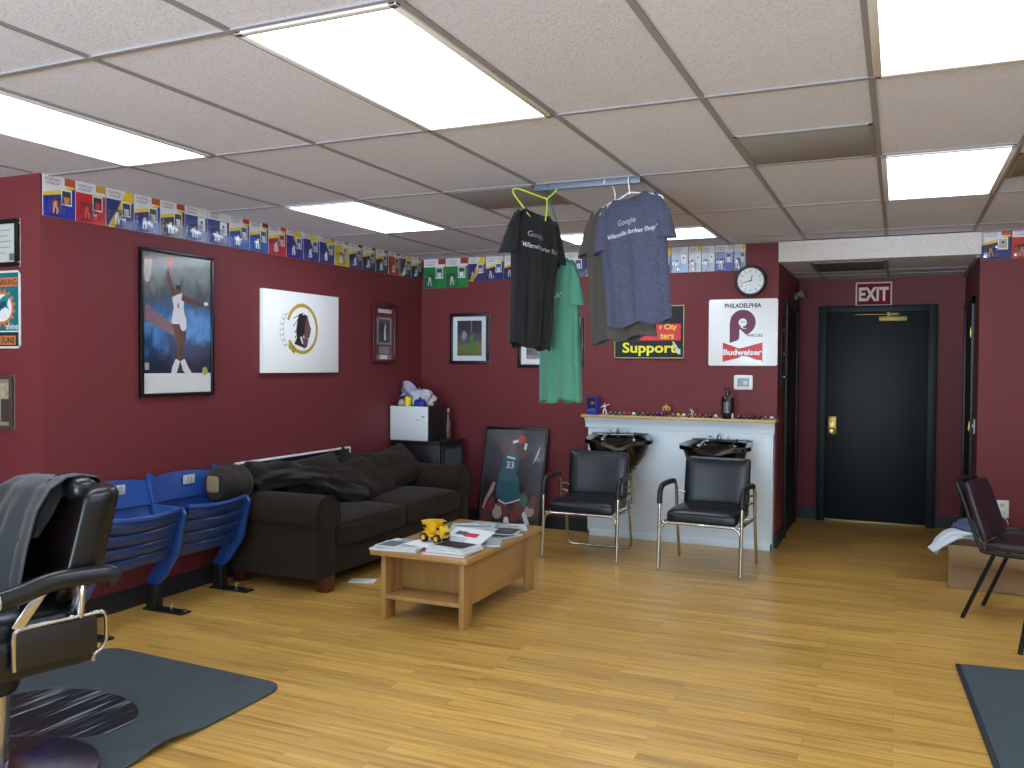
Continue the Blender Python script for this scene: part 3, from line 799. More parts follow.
# ------------------------------------------------------------------ sofa (local front faces -y; world front faces +x)
SOFA = mat('281f16', .95, spec=.25, var=.14, vscale=9, bump=.25, bscale=260, sheen=.06)
SOFAD = mat('241b14', .95, spec=.25, var=.14, vscale=12, bump=.25, bscale=260, sheen=.06)
t = thing('sofa', 'dark brown fabric sofa with rolled arms against the maroon wall', 'sofa', (-3.88, 5.752, 0), R(90))
def roll_arm(sg):
    """rolled arm cross-section in x-z; sg = -1 near arm, +1 far arm"""
    cx, cz, r = sg*.945, .515, .135
    pts = [(sg*.85, .1)]
    inner = arc(0, 0, r, 0, 0, 1)
    pts = [(-.09, .10), (-.09, .40)]
    pts += [(-.10+.0, .45)]
    pts += [(.0+r*math.cos(R(a))*1.0, cz+r*math.sin(R(a))) for a in range(200, -31, -12)]
    pts += [(.09, .40), (.09, .10)]
    return [(sg*.993-sg*x*1.0, z) for x, z in pts]
for sg in (-1, 1):
    pr = roll_arm(sg)
    M = MB(); M.prism(pr, -.42, .40, bev=.012)
    arm = M.build('arm', SOFA, t, angle=50)
    pp = MB()
    pp.tube([(x, -.424, z) for x, z in pr[2:-2]], .006, 6)
    pp.build('piping', SOFAD, arm)
MB().rbox((0, -.02, .2), (1.81, .80, .2), .02, 6).build('base', SOFA, t)
def slopeback(p, h): return Vector((p.x, p.y+.10*(p.z/h[2]), p.z))
MB().rbox((0, .33, .455), (1.96, .17, .60), .06, 10, fn=lambda p, h: Vector((p.x, p.y+.045*(p.z/h[2]), p.z+.012*math.cos(p.x*3)))).build('back', SOFA, t)
def crown(p, h):
    k = (1-min(1, abs(p.x/h[0]))**3)*(1-min(1, abs(p.y/h[1]))**3)
    return Vector((p.x, p.y-(.02*(1-(p.x/h[0])**2) if p.y < 0 else 0), p.z+(.035*k if p.z > 0 else 0)))
for sg in (-1, 1):
    c = MB(); c.rbox((sg*.445, -.11, .365), (.885, .68, .17), .05, 12, fn=crown)
    cu = c.build('seat_cushion', SOFA, t)
    pp = MB(); pp.tube(smooth_path([(sg*.43-.405, -.43, .44), (sg*.43-.2, -.458, .452), (sg*.43, -.466, .456), (sg*.43+.2, -.458, .452), (sg*.43+.405, -.43, .44)], 5), .006, 6)
    pp.build('piping', SOFAD, cu)
for sx in (-1, 1):
    for sy in (-.38, .33):
        MB().prism([(sx*.965-.05, .105), (sx*.965+.05, .105), (sx*.965+.038, 0), (sx*.965-.038, 0)], sy-.045, sy+.045, bev=.006).build('foot', mat('4e2118', .35, coat=.3), t)

def cushion(name, label, loc, size, rot, m, puff=1.0, seed=0, group=None, cat='cushion'):
    """soft square cushion with pinched corners; size = (w, thickness, h), stands in x-z"""
    w, d, h = size
    mb = MB()
    def shp(side):
        def f(u, v):
            a, b = 2*u-1, 2*v-1
            k = ((1-abs(a)**2.6)*(1-abs(b)**2.6))
            pin = 1-.10*(1-(a*a)*(b*b)) * (abs(a)**4+abs(b)**4)*.6
            nz = noise.noise(Vector((a*1.6+seed, b*1.6, seed*2.1+side)))*.30+noise.noise(Vector((a*4+seed, b*4, seed)))*.10
            return (a*w/2*pin, side*d/2*(k**.55)*(1+nz*puff), b*h/2*pin)
        return f
    mb.grid(shp(-1), 18, 18); n0 = len(mb.F)
    mb.grid(shp(1), 18, 18)
    mb.F[n0:] = [f[::-1] for f in mb.F[n0:]]
    o = mb.build(name, m, None, angle=75)
    o.rotation_euler = [R(a) for a in rot]; o.location = loc
    return tag(o, label, cat, group)
G_ = 'loose brown cushions on the sofa'
cushion('sofa_cushion', 'big slouched brown cushion with a pointed corner up, at the far sofa arm', (-3.99, 6.36, .62), (.74, .24, .38), (-36, -9, 86), SOFA, 1.2, 3, G_)
cushion('sofa_cushion', 'flattened brown cushion slumped in the middle of the sofa', (-3.96, 5.84, .585), (.80, .2, .44), (-50, -4, 94), SOFAD, 1.3, 8, G_)
cushion('sofa_cushion', 'brown back cushion leaning behind the folded blanket', (-4.06, 5.40, .62), (.78, .2, .42), (-22, -2, 90), SOFA, 1.1, 14, G_)
cushion('sofa_cushion', 'brown cushion in the middle, its peak poking up behind the others', (-4.10, 5.98, .585), (.44, .16, .40), (-18, 36, 90), SOFAD, 1.0, 21, G_)

# dark throw blanket bunched along the near end, over the arm
b = MB()
PTH = smooth_path([(-4.10, 4.73, .735), (-4.10, 4.95, .735), (-4.05, 5.12, .72), (-3.98, 5.30, .665), (-3.90, 5.45, .585), (-3.80, 5.60, .525)], 8)
def bl(u, v):
    i = v*(len(PTH)-1); k = min(len(PTH)-2, int(i)); p = PTH[k].lerp(PTH[k+1], i-k)
    a = 2*PI*u
    ww = .13+.04*math.sin(v*5)
    fold = .16*math.sin(a*5+v*7)+.10*math.sin(a*9-v*11)+.25*noise.noise(Vector((math.cos(a)*1.5, math.sin(a)*1.5, v*5)))
    r_ = (1+fold)
    sc = 1 if 0 < v < 1 else .6
    return (p.x+ww*1.15*math.cos(a)*r_*sc, p.y+.03*math.sin(a*3), p.z+.085*math.sin(a)*r_*sc)
b.grid(bl, 44, 44, wrapu=True)
b.F.append(tuple(range(44))); b.I.append(0); b.F.append(tuple(range(44*44, 45*44))); b.I.append(0)
o = b.build('blanket', mat('241d1a', .95, var=.15, vscale=14, bump=.3, bscale=240, sheen=.06), None, angle=60)
tag(o, 'dark brown bunched throw blanket along the near end of the sofa', 'blanket')
# rolled bolster hanging over the arm next to the blue seats
t = thing('bolster_pillow', 'rolled dark brown bolster with a beige end, over the sofa arm beside the blue seats', 'pillow', (-4.10, 4.555, .72), 0)
def bol(u, v):
    a = 2*PI*u; y = -.15+.27*v
    e = 1-.25*max(0, abs(2*v-1)-.55)/.45
    r_ = (.125+.012*math.sin(a*3+v*4)+.012*noise.noise(Vector((math.cos(a)*2, math.sin(a)*2, v*3))))*e
    return (r_*math.cos(a), y, r_*math.sin(a)*.92)
b = MB(); b.grid(bol, 28, 14, wrapu=True); b.F.append(tuple(range(28))); b.I.append(0); b.F.append(tuple(range(14*28, 15*28))); b.I.append(0)
b.build('cover', mat('271f19', .9, var=.1, bump=.25, bscale=240, sheen=.06), t, angle=60)
b = MB(); b.rbox((-.02, -.135, .01), (.11, .05, .12), .024, 6); b.build('end_stuffing', mat('8c7a5c', .9, bump=.3, bscale=80), t)

# white edged board behind the sofa
t = thing('leaning_board', 'black board with a white edge standing behind the sofa back', 'board', (-4.305, 5.54, 0), R(90))
m_ = MB().b2(-.69, .69, -.0, .02, .18, .805); m_.build('panel', mat('14161a', .4), t)
e = MB(); e.b2(-.70, .70, -.006, .024, .803, .818, .002).b2(-.70, -.688, -.006, .024, .18, .803).b2(.688, .70, -.006, .024, .18, .803).b2(-.70, .70, -.006, .024, 0, .18)
e.build('edge_strip', WHITE, t)

# papers on the floor under the sofa
o = MB().b2(-.09, .09, -.05, .05, 0, .004).build('paper_sheet', PAPER, None, loc=(-3.43, 5.13, 0), rotz=R(20))
tag(o, 'white paper sheet lying on the floor under the sofa edge', 'paper')

# ------------------------------------------------------------------ stadium seats against the sofa wall
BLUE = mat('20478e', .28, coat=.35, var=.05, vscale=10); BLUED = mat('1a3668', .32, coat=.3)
t = thing('stadium_seat_pair', 'joined pair of blue folding stadium seats numbered 10 and 11 against the wall', 'stadium seats', (-4.36, 3.99, 0), R(90))
# local: x along wall (+ = away from camera), y negative toward the room
W2 = .265
def curved_slab(mb, x0, x1, y, z0, z1, bow, th, lean=0, dip=.0, mi=0, seg=14, tilt=0):
    """bowed plastic slab; y is centre plane at mid height; bow pushes the middle back"""
    def f(side):
        def g(u, v):
            a = 2*u-1
            zz = z0+(z1-z0)*v+dip*(1-a*a)*(v if dip > 0 else v)
            return (x0+(x1-x0)*u, y+bow*(1-a*a)+lean*(v-.5)+side*th/2, zz)
        return g
    nu, nv = seg, 6
    n0 = len(mb.F); mb.grid(f(-1), nu, nv, mi); n1 = len(mb.F); mb.grid(f(1), nu, nv, mi)
    mb.F[n1:] = [q[::-1] for q in mb.F[n1:]]
    # rim
    rim = []
    A, B = f(-1), f(1)
    per = [(i/nu, 0) for i in range(nu)]+[(1, j/nv) for j in range(nv)]+[(1-i/nu, 1) for i in range(nu)]+[(0, 1-j/nv) for j in range(nv)]
    vs = [A(*p) for p in per]+[B(*p) for p in per]; n = len(per)
    mb.add(vs, [(i, i+n, (i+1) % n+n, (i+1) % n) for i in range(n)], mi)
for s, num in ((-1, '10'), (1, '11')):
    xc = s*.285
    bk = MB()
    curved_slab(bk, xc-W2, xc+W2, -.125, .655, .80, .035, .018, .05, .022)
    curved_slab(bk, xc-W2, xc+W2, -.15, .47, .645, .035, .018, .05)
    bko = bk.build('backrest', BLUE, t)
    pl = MB(); px = xc+(.06 if s < 0 else .055)
    yy = -.125+.035*(1-((px-xc)/W2)**2)-.0-.011
    pl.b2(px-.05, px+.05, yy-.010, yy-.002, .735, .795, .004); pl.text(num, px, .765, yy-.0108, h=.04, mi=1, bold=.01)
    pl.build('number_plate', [mat('b8c0c4', .4), mat('7c8894', .5)], bko)
    st = MB()      # folded-up seat: four bowed slats leaning to the room
    for k in range(4):
        z0 = .33+k*.079; y_ = -.30-.028*k
        # each slat bulges towards the room and is set off by a groove
        def slat(u, v, z0=z0, y_=y_):
            q = 2*u-1; ang = PI*(.5+v)
            bul = .018*abs(math.cos(PI*(v-.5)))**.7
            return (xc-W2+.015+(2*W2-.03)*u, y_-.035*(1-q*q)-bul-.028*(v-.5), z0+.072*v-.014*(1-q*q)*(k/3))
        st.grid(slat, 14, 8)
        st.grid(lambda u, v, z0=z0, y_=y_: (xc-W2+.015+(2*W2-.03)*u, y_-.035*(1-(2*u-1)**2)+.012-.028*(v-.5), z0-.004+.083*v-.014*(1-(2*u-1)**2)*(k/3)), 14, 2)
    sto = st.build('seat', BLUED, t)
    lip = MB()
    pts = [(xc-W2+.015+(2*W2-.03)*i/14, -.405-.035*(1-((2*i/14-1)**2)), .650-.014*(1-(2*i/14-1)**2)) for i in range(15)]
    lip.tube(pts, .014, 8); lip.build('seat_lip', BLUE, sto)
for k, x in enumerate((-.57, 0, .57)):
    sd = MB()
    # side standard profile in y-z, thin in x: from back top down to forward foot
    prof = [(-.10, .84), (-.135, .84), (-.165, .655), (-.395, .645), (-.415, .61), (-.36, .36), (-.255, .21), (-.17, .13), (-.10, .17), (-.185, .29), (-.215, .44), (-.14, .56)]
    Mx = Matrix.Translation((x, 0, 0)) @ Matrix.Rotation(R(90), 4, 'Z')
    # prism polygon lies in local x-z with extrusion along y; rotate so profile x -> y
    sd.prism([(a, c) for a, c in prof], -.016, .016, M=Mx, bev=.005)
    so = sd.build('standard', BLUE, t)
    MB().cyl((x-.03, -.275, .36), (x+.03, -.275, .36), .022).cyl((x-.04, -.275, .36), (x+.04, -.275, .36), .009).build('hinge_bolt', mat('5c6672', .4, .6), so)
    ft = MB(); IRON = mat('121316', .45)
    ft.b2(x-.03, x+.03, -.20, -.12, 0, .16, .004).b2(x-.04, x+.04, -.42, -.10, 0, .012, .002)
    fo = ft.build('foot', IRON, t)
    MB().cyl((x, -.30, .012), (x, -.30, .05), .007).cyl((x+.02, -.39, .012), (x+.02, -.39, .02), .01).build('anchor_bolt', CHROME, fo)

# ------------------------------------------------------------------ corner: white box appliance on a black cabinet
t = thing('tv_cabinet', 'black low cabinet with a grey glass side panel in the corner behind the sofa', 'cabinet', (-3.94, 7.18, 0), 0)
c = MB(); c.b2(-.36, .125, -.24, .24, .0, .80, .008); c.b2(-.37, .135, -.255, .25, .80, .822, .006); c.build('body', mat('15171a', .4), t)
d = MB(); d.b2(.125, .137, -.20, .21, .30, .775, .004); do = d.build('door', mat('1a1d20', .4), t)
MB().b2(.1365, .139, -.15, .17, .36, .745).build('glass', mat('4a545a', .12, var=.08, vscale=4), do)
d = MB(); d.b2(-.345, .11, -.256, -.24, .12, .775, .004); do = d.build('door', mat('16181b', .4), t)
t = thing('mini_fridge', 'small white fronted black fridge on the corner cabinet behind the sofa', 'fridge', (-4.145, 7.13, .822), 0)
MB().b2(-.195, .20, -.16, .20, 0, .312, .006).build('body', mat('1b1718', .45), t)
do = MB().b2(-.202, .198, -.185, -.16, .0, .318, .008).build('door', mat('dfe6e8', .4), t)
MB().b2(.085, .115, -.187, -.1845, .19, .197).b2(.14, .17, -.187, -.1845, .215, .23).build('badge', mat('8c949c', .4), do)
t = thing('glass_bottle', 'slim brown bottle standing behind the mini fridge in the corner', 'bottle', (-3.945, 7.345, .822), 0)
MB().lathe([(.0, 0), (.026, 0), (.028, .01), (.028, .15), (.012, .2), (.011, .26), (.0, .26)], 16).build('body', mat('5c4a3c', .2), t)
MB().lathe([(.0, .255), (.014, .255), (.014, .285), (0, .285)], 12).build('cap', mat('b8a890', .4), t)
# things on the fridge
def crumple(name, label, cat, loc, size, m, seed, group=None, amp=.35, n=26):
    mb = MB()
    def f(u, v):
        a = 2*PI*u; b_ = PI*(v-.5)
        d = Vector((math.cos(a)*math.cos(b_), math.sin(a)*math.cos(b_), math.sin(b_)))
        r_ = 1+amp*noise.noise(d*1.8+Vector((seed, 0, 0)))+amp*.6*abs(noise.noise(d*4+Vector((0, seed, 0))))
        z = d.z*r_
        if z < -.75: z = -.75
        return (d.x*r_*size[0]/2, d.y*r_*size[1]/2, (z+.75)*size[2]/1.75)
    mb.grid(f, n, n//2, wrapu=True)
    o = mb.build(name, m, None, angle=30, loc=loc)
    return tag(o, label, cat, group)
BAGM = mat('c4ccd4', .3, var=.06, vscale=20)
t = thing('plastic_bag', 'crumpled whitish plastic bag on the mini fridge, one flap standing up', 'plastic bag', (-4.14, 7.15, 1.14), 0)
o = crumple('bag_body', '', '', (0.02, 0, 0), (.25, .2, .135), BAGM, 3.3, amp=.45); del o['label']; del o['category']; o.parent = t
b = MB()
def flap(u, v):
    x = -.22+.20*u+.04*v; z = .07+.14*v-.03*u+.03*math.sin(u*6)
    return (x, -.02+.025*math.sin(u*7+v*4)+.015*math.sin(v*9), z-.0*u)
b.grid(flap, 12, 12); b.build('flap', mat('9c98b4', .35, var=.15, vscale=14), t, angle=60, solid=.002)
t = thing('yellow_cup', 'small bright yellow cup on the mini fridge front edge', 'cup', (-4.185, 7.0, 1.14), 0)
MB().lathe([(0, 0), (.03, 0), (.034, .085), (.03, .085), (.027, .01), (0, .01)], 20).build('body', mat('e8da1c', .4), t)
t = thing('blue_tub', 'small dark blue tub with peaked lid on the mini fridge', 'container', (-4.055, 7.0, 1.14), 0)
MB().b2(-.05, .05, -.03, .03, 0, .055, .008).build('body', mat('2438a4', .4), t)
MB().lathe([(.05, .055), (.045, .062), (.012, .068), (.01, .085), (0, .088)], 14).build('lid', mat('24349a', .4), t)
o = MB().tube([(0, 0, 0), (.06, .01, .09)], .007, 8).build('pink_brush', mat('c0487c', .4), None, loc=(-4.0, 7.03, 1.175)); tag(o, 'thin pink stick leaning out of the white bag on the fridge', 'brush')
o = crumple('tissue_wad', 'crumpled pinkish tissue beside the yellow cup on the fridge', 'tissue', (-4.26, 7.02, 1.14), (.07, .06, .06), mat('c8b0b0', .8), 9.1)

# ------------------------------------------------------------------ poster leaning on the back wall
t = thing('leaning_poster', 'large black framed basketball poster leaning on the floor against the wall, player in teal', 'poster', (-3.29, 7.30, 0), 0)
w, h = .645, .955
tilt = Matrix.Rotation(R(-12.5), 4, 'X')
def tl(o): o.rotation_euler.x = R(-13.5); o.location.z = h/2*math.cos(R(13.5))+.005; o.location.y = h/2*math.sin(R(13.5)); return o
tl(MB().b2(-w/2, w/2, -.012, .004, -h/2, h/2).build('backing', BLACK, t)); tl(frame_parts(t, w, h, .022, .024, mat('0e0e10', .3)))
p = MB(); p.rect(-w/2+.02, w/2-.02, -h/2+.02, h/2-.02, -.0125, 0)
tl(p.build('print', pic_mat('court_print', [(0, '1c2026'), (.16, '5c4440'), (.27, '3c2c30'), (.38, '26262e'), (.55, '2c3038'), (.75, '343a42'), (1, '3c4048')], 8), t))
a = MB(); y = -.0135
a.disc(.06, .365, .04, y-.001, 0)
a.stroke([(-.09, .21), (-.12, .27), (-.06, .325), (.02, .345)], [.03, .026, .018, .014], y-.0004, 1)
a.stroke([(.04, .2), (.11, .23), (.115, .3), (.09, .35)], [.028, .024, .018, .014], y-.0006, 1)
a.stroke([(-.03, .335), (.03, .352)], .014, y-.0008, 2); a.stroke([(.1, .27), (.11, .33)], .013, y-.0008, 2)
a.disc(-.025, .275, .034, y-.0008, 1, .042)
a.flat(outline([(-.12, .2), (-.06, .235), (.03, .215), (.05, .15), (.03, .05), (.05, .0), (-.13, .0), (-.12, .1)]), y-.0005, 3)
a.flat(outline([(-.13, .01), (.045, .01), (.08, -.1), (.1, -.19), (.0, -.215), (-.06, -.24), (-.13, -.2), (-.15, -.1)]), y-.0007, 3)
a.stroke([(-.12, -.215), (-.05, -.245), (.02, -.225), (.1, -.195)], .006, y-.001, 2)
a.text('33', -.035, .12, y-.001, h=.065, mi=2, bold=.02); a.stroke([(-.075, .195), (.01, .18)], .009, y-.001, 2)
a.stroke([(-.07, -.22), (-.05, -.3), (-.03, -.36), (-.02, -.4)], [.038, .03, .022, .02], y-.0003, 1)
a.stroke([(.05, -.21), (.1, -.27), (.14, -.33), (.17, -.38)], [.038, .03, .022, .018], y-.0003, 1)
a.flat(outline([(-.045, -.37), (-.005, -.37), (.01, -.44), (-.04, -.445)]), y-.001, 2); a.flat(outline([(.13, -.33), (.16, -.31), (.215, -.42), (.18, -.43)]), y-.001, 2)
a.stroke([(-.18, -.05), (-.2, -.12), (-.25, -.22), (-.27, -.3)], [.014, .02, .014, .01], y-.0002, 4)
for (x, z, r1, r2, mi_) in ((-.19, -.27, .045, .06, 5), (-.12, -.32, .05, .07, 6), (.06, -.35, .05, .06, 5), (.13, -.2, .045, .07, 7), (.2, -.3, .05, .05, 6), (.23, -.22, .035, .05, 5), (-.25, -.4, .04, .04, 5)):
    a.disc(x, z, r1, y-.0001, mi_, r2, 14); a.disc(x+.005, z+r2, .02, y-.00015, 1, .024, 12)
a.stroke([(.2, .15), (.235, .24), (.25, .3)], [.004, .01, .003], y, 8); a.stroke([(.22, .2), (.25, .17)], .005, y, 8)
tl(a.build('player_print', [mat('b8402c', .5), mat('6a3f30', .5), mat('d4d4d8', .5), mat('1f5a66', .5), mat('b8908c', .5), mat('7c3034', .5), mat('a8988c', .5), mat('3c6c58', .5), mat('b0b4b8', .5)], t))
tl(glass_pane(t, w-.03, h-.03, -.018))

# ------------------------------------------------------------------ coffee table
OAK = mat('a8804a', .38, var=.14, vscale=2.2, stretch=(18, 1.4, 18), coat=.2); OAKS = mat('a57d48', .4, var=.14, vscale=2.2, stretch=(18, 18, 1.4), coat=.15)
t = thing('coffee_table', 'oak coffee table with an open end shelf and drawer side, in front of the sofa', 'table', (-2.538, 4.93, 0), 0)
TW, TL, TH = .325, .575, .425     # half width, half length, top height
tp = MB(); tp.b2(-TW, TW, -TL, TL, TH-.032, TH, .006); tp.build('tabletop', OAK, t)
LX, LY = .262, .525
for sx in (-1, 1):
    for sy in (-1, 1):
        x0 = sx*LX
        lg = MB(); lg.b2(x0-.016, x0+.016, sy*LY, sy*(LY-.115), 0, TH-.032, .003); lg.build('leg', OAKS, t)
for sx in (-1, 1):
    ap = MB(); ap.b2(sx*(LX-.008)-.009, sx*(LX-.008)+.009, -(LY-.115), LY-.115, .115, TH-.032, .002)
    apo = ap.build('side_panel', OAK, t)
    if sx > 0:
        MB().b2(LX-.002, LX+.004, -.30, .36, .135, TH-.05, .003).build('drawer_front', OAK, apo)
for sy in (-1, 1):
    sh = MB(); sh.b2(-LX+.016, LX-.016, sy*(LY-.002), sy*(LY-.22), .128, .152, .003); sh.build('shelf', OAK, t)
    MB().b2(-LX+.016, LX-.016, sy*(LY-.20), sy*(LY-.22), .152, TH-.032, .001).build('inner_panel', OAKS, t)
# magazines: rectangles with slight thickness, each its own thing
MG = 'magazines on the coffee table'
COVER = {}
def magazine(x, y, z, w, d, th, rot, covers, label, prop=0):
    """covers: list of (x0,x1,y0,y1,colour) blocks printed on the top, in -1..1"""
    t = thing('magazine', label, 'magazine', (x, y, z), R(rot), MG)
    t.rotation_euler.x = R(prop)
    p = MB(); p.b2(-w/2, w/2, -d/2, d/2, .0006, th-.0012, 0); p.build('pages', mat('d4d8d8', .6), t)
    c = MB(); c.b2(-w/2-.001, w/2+.001, -d/2-.001, d/2+.001, th-.0014, th)
    c.b2(-w/2-.001, w/2+.001, -d/2-.001, d/2+.001, 0, .0008)
    c.b2(-w/2-.0016, -w/2-.0004, -d/2-.001, d/2+.001, 0, th)
    ms = [mat(covers[0], .28)]
    for (x0, x1, y0, y1, col) in covers[1:]:
        ms.append(mat(col, .3)); mi = len(ms)-1
        zt = th+.0002*mi
        c.add([(x0*w/2, y0*d/2, zt), (x1*w/2, y0*d/2, zt), (x1*w/2, y1*d/2, zt), (x0*w/2, y1*d/2, zt)], [(0, 1, 2, 3)], mi)
    c.build('cover', ms, t)
    return t
Z0 = TH
T0 = -2.538; TY = 4.93
magazine(T0-.19, TY-.44, Z0, .30, .24, .010, 6, ['c8d0d2', (-.8, .2, -.8, .6, '7c8890'), (.3, .8, -.5, .3, '3c4a58')], 'grey covered magazine at the near sofa-side table corner, bottom of its pile')
magazine(T0-.17, TY-.42, Z0+.0108, .29, .23, .009, -3, ['dce2e2', (-.9, -.1, -.9, .4, '5a6c74'), (0, .7, -.6, .8, 'a8b8bc'), (-.6, .1, .45, .9, '8c9ca4')], 'white and slate picture magazine on top at the near sofa-side table corner')
o = MB().b2(-.11, .11, -.13, .13, 0, .0012).build('paper_sheet', mat('eef0ee', .6), None, loc=(T0-.05, TY-.33, Z0+.021), rotz=R(-12)); tag(o, 'blank white sheet of paper beside the yellow toy truck', 'paper', None)
magazine(T0+.15, TY-.44, Z0, .27, .215, .013, 2, ['c8485c', (-.9, .9, -.95, -.5, 'd8dcdc')], 'pink red edged magazine at the bottom of the near pile on the walkway side')
magazine(T0+.165, TY-.42, Z0+.0138, .27, .21, .011, -4, ['d0d6d4', (-.8, .6, -.7, .6, '9aa8a8')], 'pale grey magazine in the middle of the near walkway-side pile')
magazine(T0+.155, TY-.40, Z0+.0256, .25, .20, .010, -9, ['cfd8d8', (-.95, .75, -.55, .95, '23262a'), (-.4, .5, .0, .5, '3c3638')], 'magazine with a black cover panel, top of the near walkway-side pile')
magazine(T0+.17, TY-.13, Z0, .21, .29, .009, -68, ['b8c4c4', (-.6, .8, -.6, .4, '5c7c7c')], 'greenish magazine under the red and white leaflet on the table')
magazine(T0+.13, TY-.195, Z0+.043, .29, .20, .008, -10, ['e4e6e6', (-.2, .5, -.05, .45, 'd02c44'), (-.7, -.15, .1, .55, '4c4c54'), (-.8, .2, -.7, -.2, 'c0c4c8'), (-.95, .95, -1, -.93, 'c83040')], 'white leaflet with a red block propped up in the middle of the coffee table', 17)
magazine(T0-.03, TY+.13, Z0, .30, .22, .012, 14, ['6c8484', (-.6, .7, -.5, .7, '9cb0b0')], 'grey green magazine at the bottom of the far pile, sofa side')
magazine(T0-.04, TY+.16, Z0+.0128, .30, .23, .012, -6, ['4c5c60', (-.7, .3, -.6, .8, '8ca4a8')], 'slate magazine lying second in the far sofa-side pile')
magazine(T0-.02, TY+.19, Z0+.0256, .29, .22, .010, 22, ['bcd0d4', (-.8, .8, -.2, .3, '7ca0a8'), (-.6, .2, .4, .8, 'e8ecec')], 'pale aqua magazine topmost in the far sofa-side pile')
magazine(T0+.16, TY+.16, Z0, .28, .21, .012, -20, ['8c9c9c', (-.6, .6, -.8, .2, '4c5454')], 'grey magazine lowest in the far walkway-side pile')
magazine(T0+.15, TY+.21, Z0+.0128, .29, .22, .011, 16, ['c8d2d0', (-.7, .5, -.4, .7, '6c7c78')], 'white grey magazine second in the far walkway-side pile')
magazine(T0+.17, TY+.15, Z0+.0246, .27, .19, .008, 4, ['30343c', (-.9, .0, -.3, .5, 'd4d8dc'), (.2, .8, -.6, .5, '5c6070')], 'dark blue magazine with a white block, top of the far walkway-side pile')
magazine(T0-.02, TY+.38, Z0, .28, .22, .010, -12, ['a8b8bc', (-.7, .7, -.5, .5, '58707c')], 'blue grey magazine at the far end of the table')
magazine(T0+.13, TY+.40, Z0, .26, .21, .008, 28, ['d4dadc', (-.5, .6, -.6, .3, '8c7c74')], 'white magazine at the far walkway corner of the table')

# toy dump truck
YT = mat('e8b40e', .3, coat=.3); BT = mat('17181a', .55)
t = thing('toy_dump_truck', 'yellow toy dump truck with black wheels on the coffee table', 'toy truck', (T0-.035, TY-.30, Z0+.0225), R(-14))
# local: front of truck +x
ch = MB(); ch.b2(-.085, .085, -.036, .036, .030, .052, .006); ch.b2(-.075, -.02, -.04, .04, .045, .062, .005); ch.build('chassis', YT, t)
cb = MB(); cb.prism([(.035, .05), (.092, .05), (.096, .074), (.084, .08), (.074, .104), (.04, .104)], -.036, .036, bev=.004); cbo = cb.build('cab', YT, t)
w_ = MB(); w_.b2(.045, .068, -.0375, -.035, .08, .098, .001).b2(.045, .068, .035, .0375, .08, .098, .001); w_.build('window', BT, cbo)
gr = MB(); gr.b2(.094, .098, -.03, .03, .052, .068, .001); gr.build('grille', mat('3a3a38', .5), cbo)
MB().ball((.098, -.028, .062), .006, 8).ball((.098, .028, .062), .006, 8).build('headlight', mat('d8d8c8', .2), cbo)
bd = MB()      # tipped open-top bucket
def bucket(u, v):
    # outer shell from bottom rim loop up to the top rim, then back down inside
    a = 2*PI*u
    prof = [(.55, 0), (.80, .35), (1.0, .95), (1.04, 1.0), (.93, 1.0), (.82, .9), (.62, .3), (.0, .22)]
    i = v*(len(prof)-1); k = min(len(prof)-2, int(i)); f = i-k
    r_ = prof[k][0]*(1-f)+prof[k+1][0]*f; z = prof[k][1]*(1-f)+prof[k+1][1]*f
    c, s_ = math.cos(a), math.sin(a)
    e = (abs(c)**4+abs(s_)**4)**-.25
    x = c*e*r_*.068; yv = s_*e*r_*.046
    return (x-.022, yv, 0.056+z*.074+(.006*(x/.068)*z)+.0)
bd.grid(bucket, 32, 21, wrapu=True); bd.F.append(tuple(reversed(range(32)))); bd.I.append(0)
bd.prism([(.035, .122), (.062, .126), (.062, .131), (.03, .131)], -.036, .036, bev=.002)
bdo = bd.build('bucket', YT, t, angle=50)
pts = MB(); pts.flat([(-.06, .088), (-.025, .088), (-.035, .108), (-.07, .104)], -.0468, 0); pts.build('side_decal', BT, bdo)
for x in (-.052, .052):
    for s in (-1, 1):
        wh = MB(); wh.tube([(x, s*.026, .028), (x, s*.031, .028), (x, s*.049, .028), (x, s*.053, .028)], [.024, .028, .028, .024], 22); wo = wh.build('wheel', BT, t)
        MB().tube([(x, s*.0525, .028), (x, s*.056, .028)], [.016, .012], 16).build('hub', YT, wo)
        tr = None
# ------------------------------------------------------------------ low white partition with wooden ledge
HWM = mat('e4f0f7', .5, var=.02, vscale=3)
hw = struct(MB().b2(-2.545, -.945, 7.42, 7.55, 0, 1.065, .002).build('wall_partition', HWM))
LEDGE = mat('c9a76c', .4, var=.12, vscale=2, stretch=(1.5, 18, 18))
MB().b2(-2.60, -.915, 7.345, 7.55, 1.065, 1.09, .004).build('ledge', LEDGE, hw)
cv = MB(); prof = [(7.375, 1.065), (7.38, 1.045), (7.40, 1.025), (7.408, .99), (7.408, .975), (7.42, .975), (7.42, 1.065)]
cv.prism([(b, a) for b, a in [(p[0], p[1]) for p in prof]], -2.575, -.93, M=Matrix(((0, 1, 0, 0), (1, 0, 0, 0), (0, 0, 1, 0), (0, 0, 0, 1))))
cv.b2(-2.55, -.94, 7.411, 7.42, 0, .06, .002).b2(-.957, -.94, 7.411, 7.42, 0, 1.0, .002).b2(-2.55, -2.533, 7.411, 7.42, 0, 1.0, .002)
cv.build('trim', HWM, hw)
LZ = 1.09; LYY = 7.40
def ledge_x(u):      # camera ray to the ledge line
    return (-2.562)+(u-583.0)*((-.914+2.562)/(775-583.0))
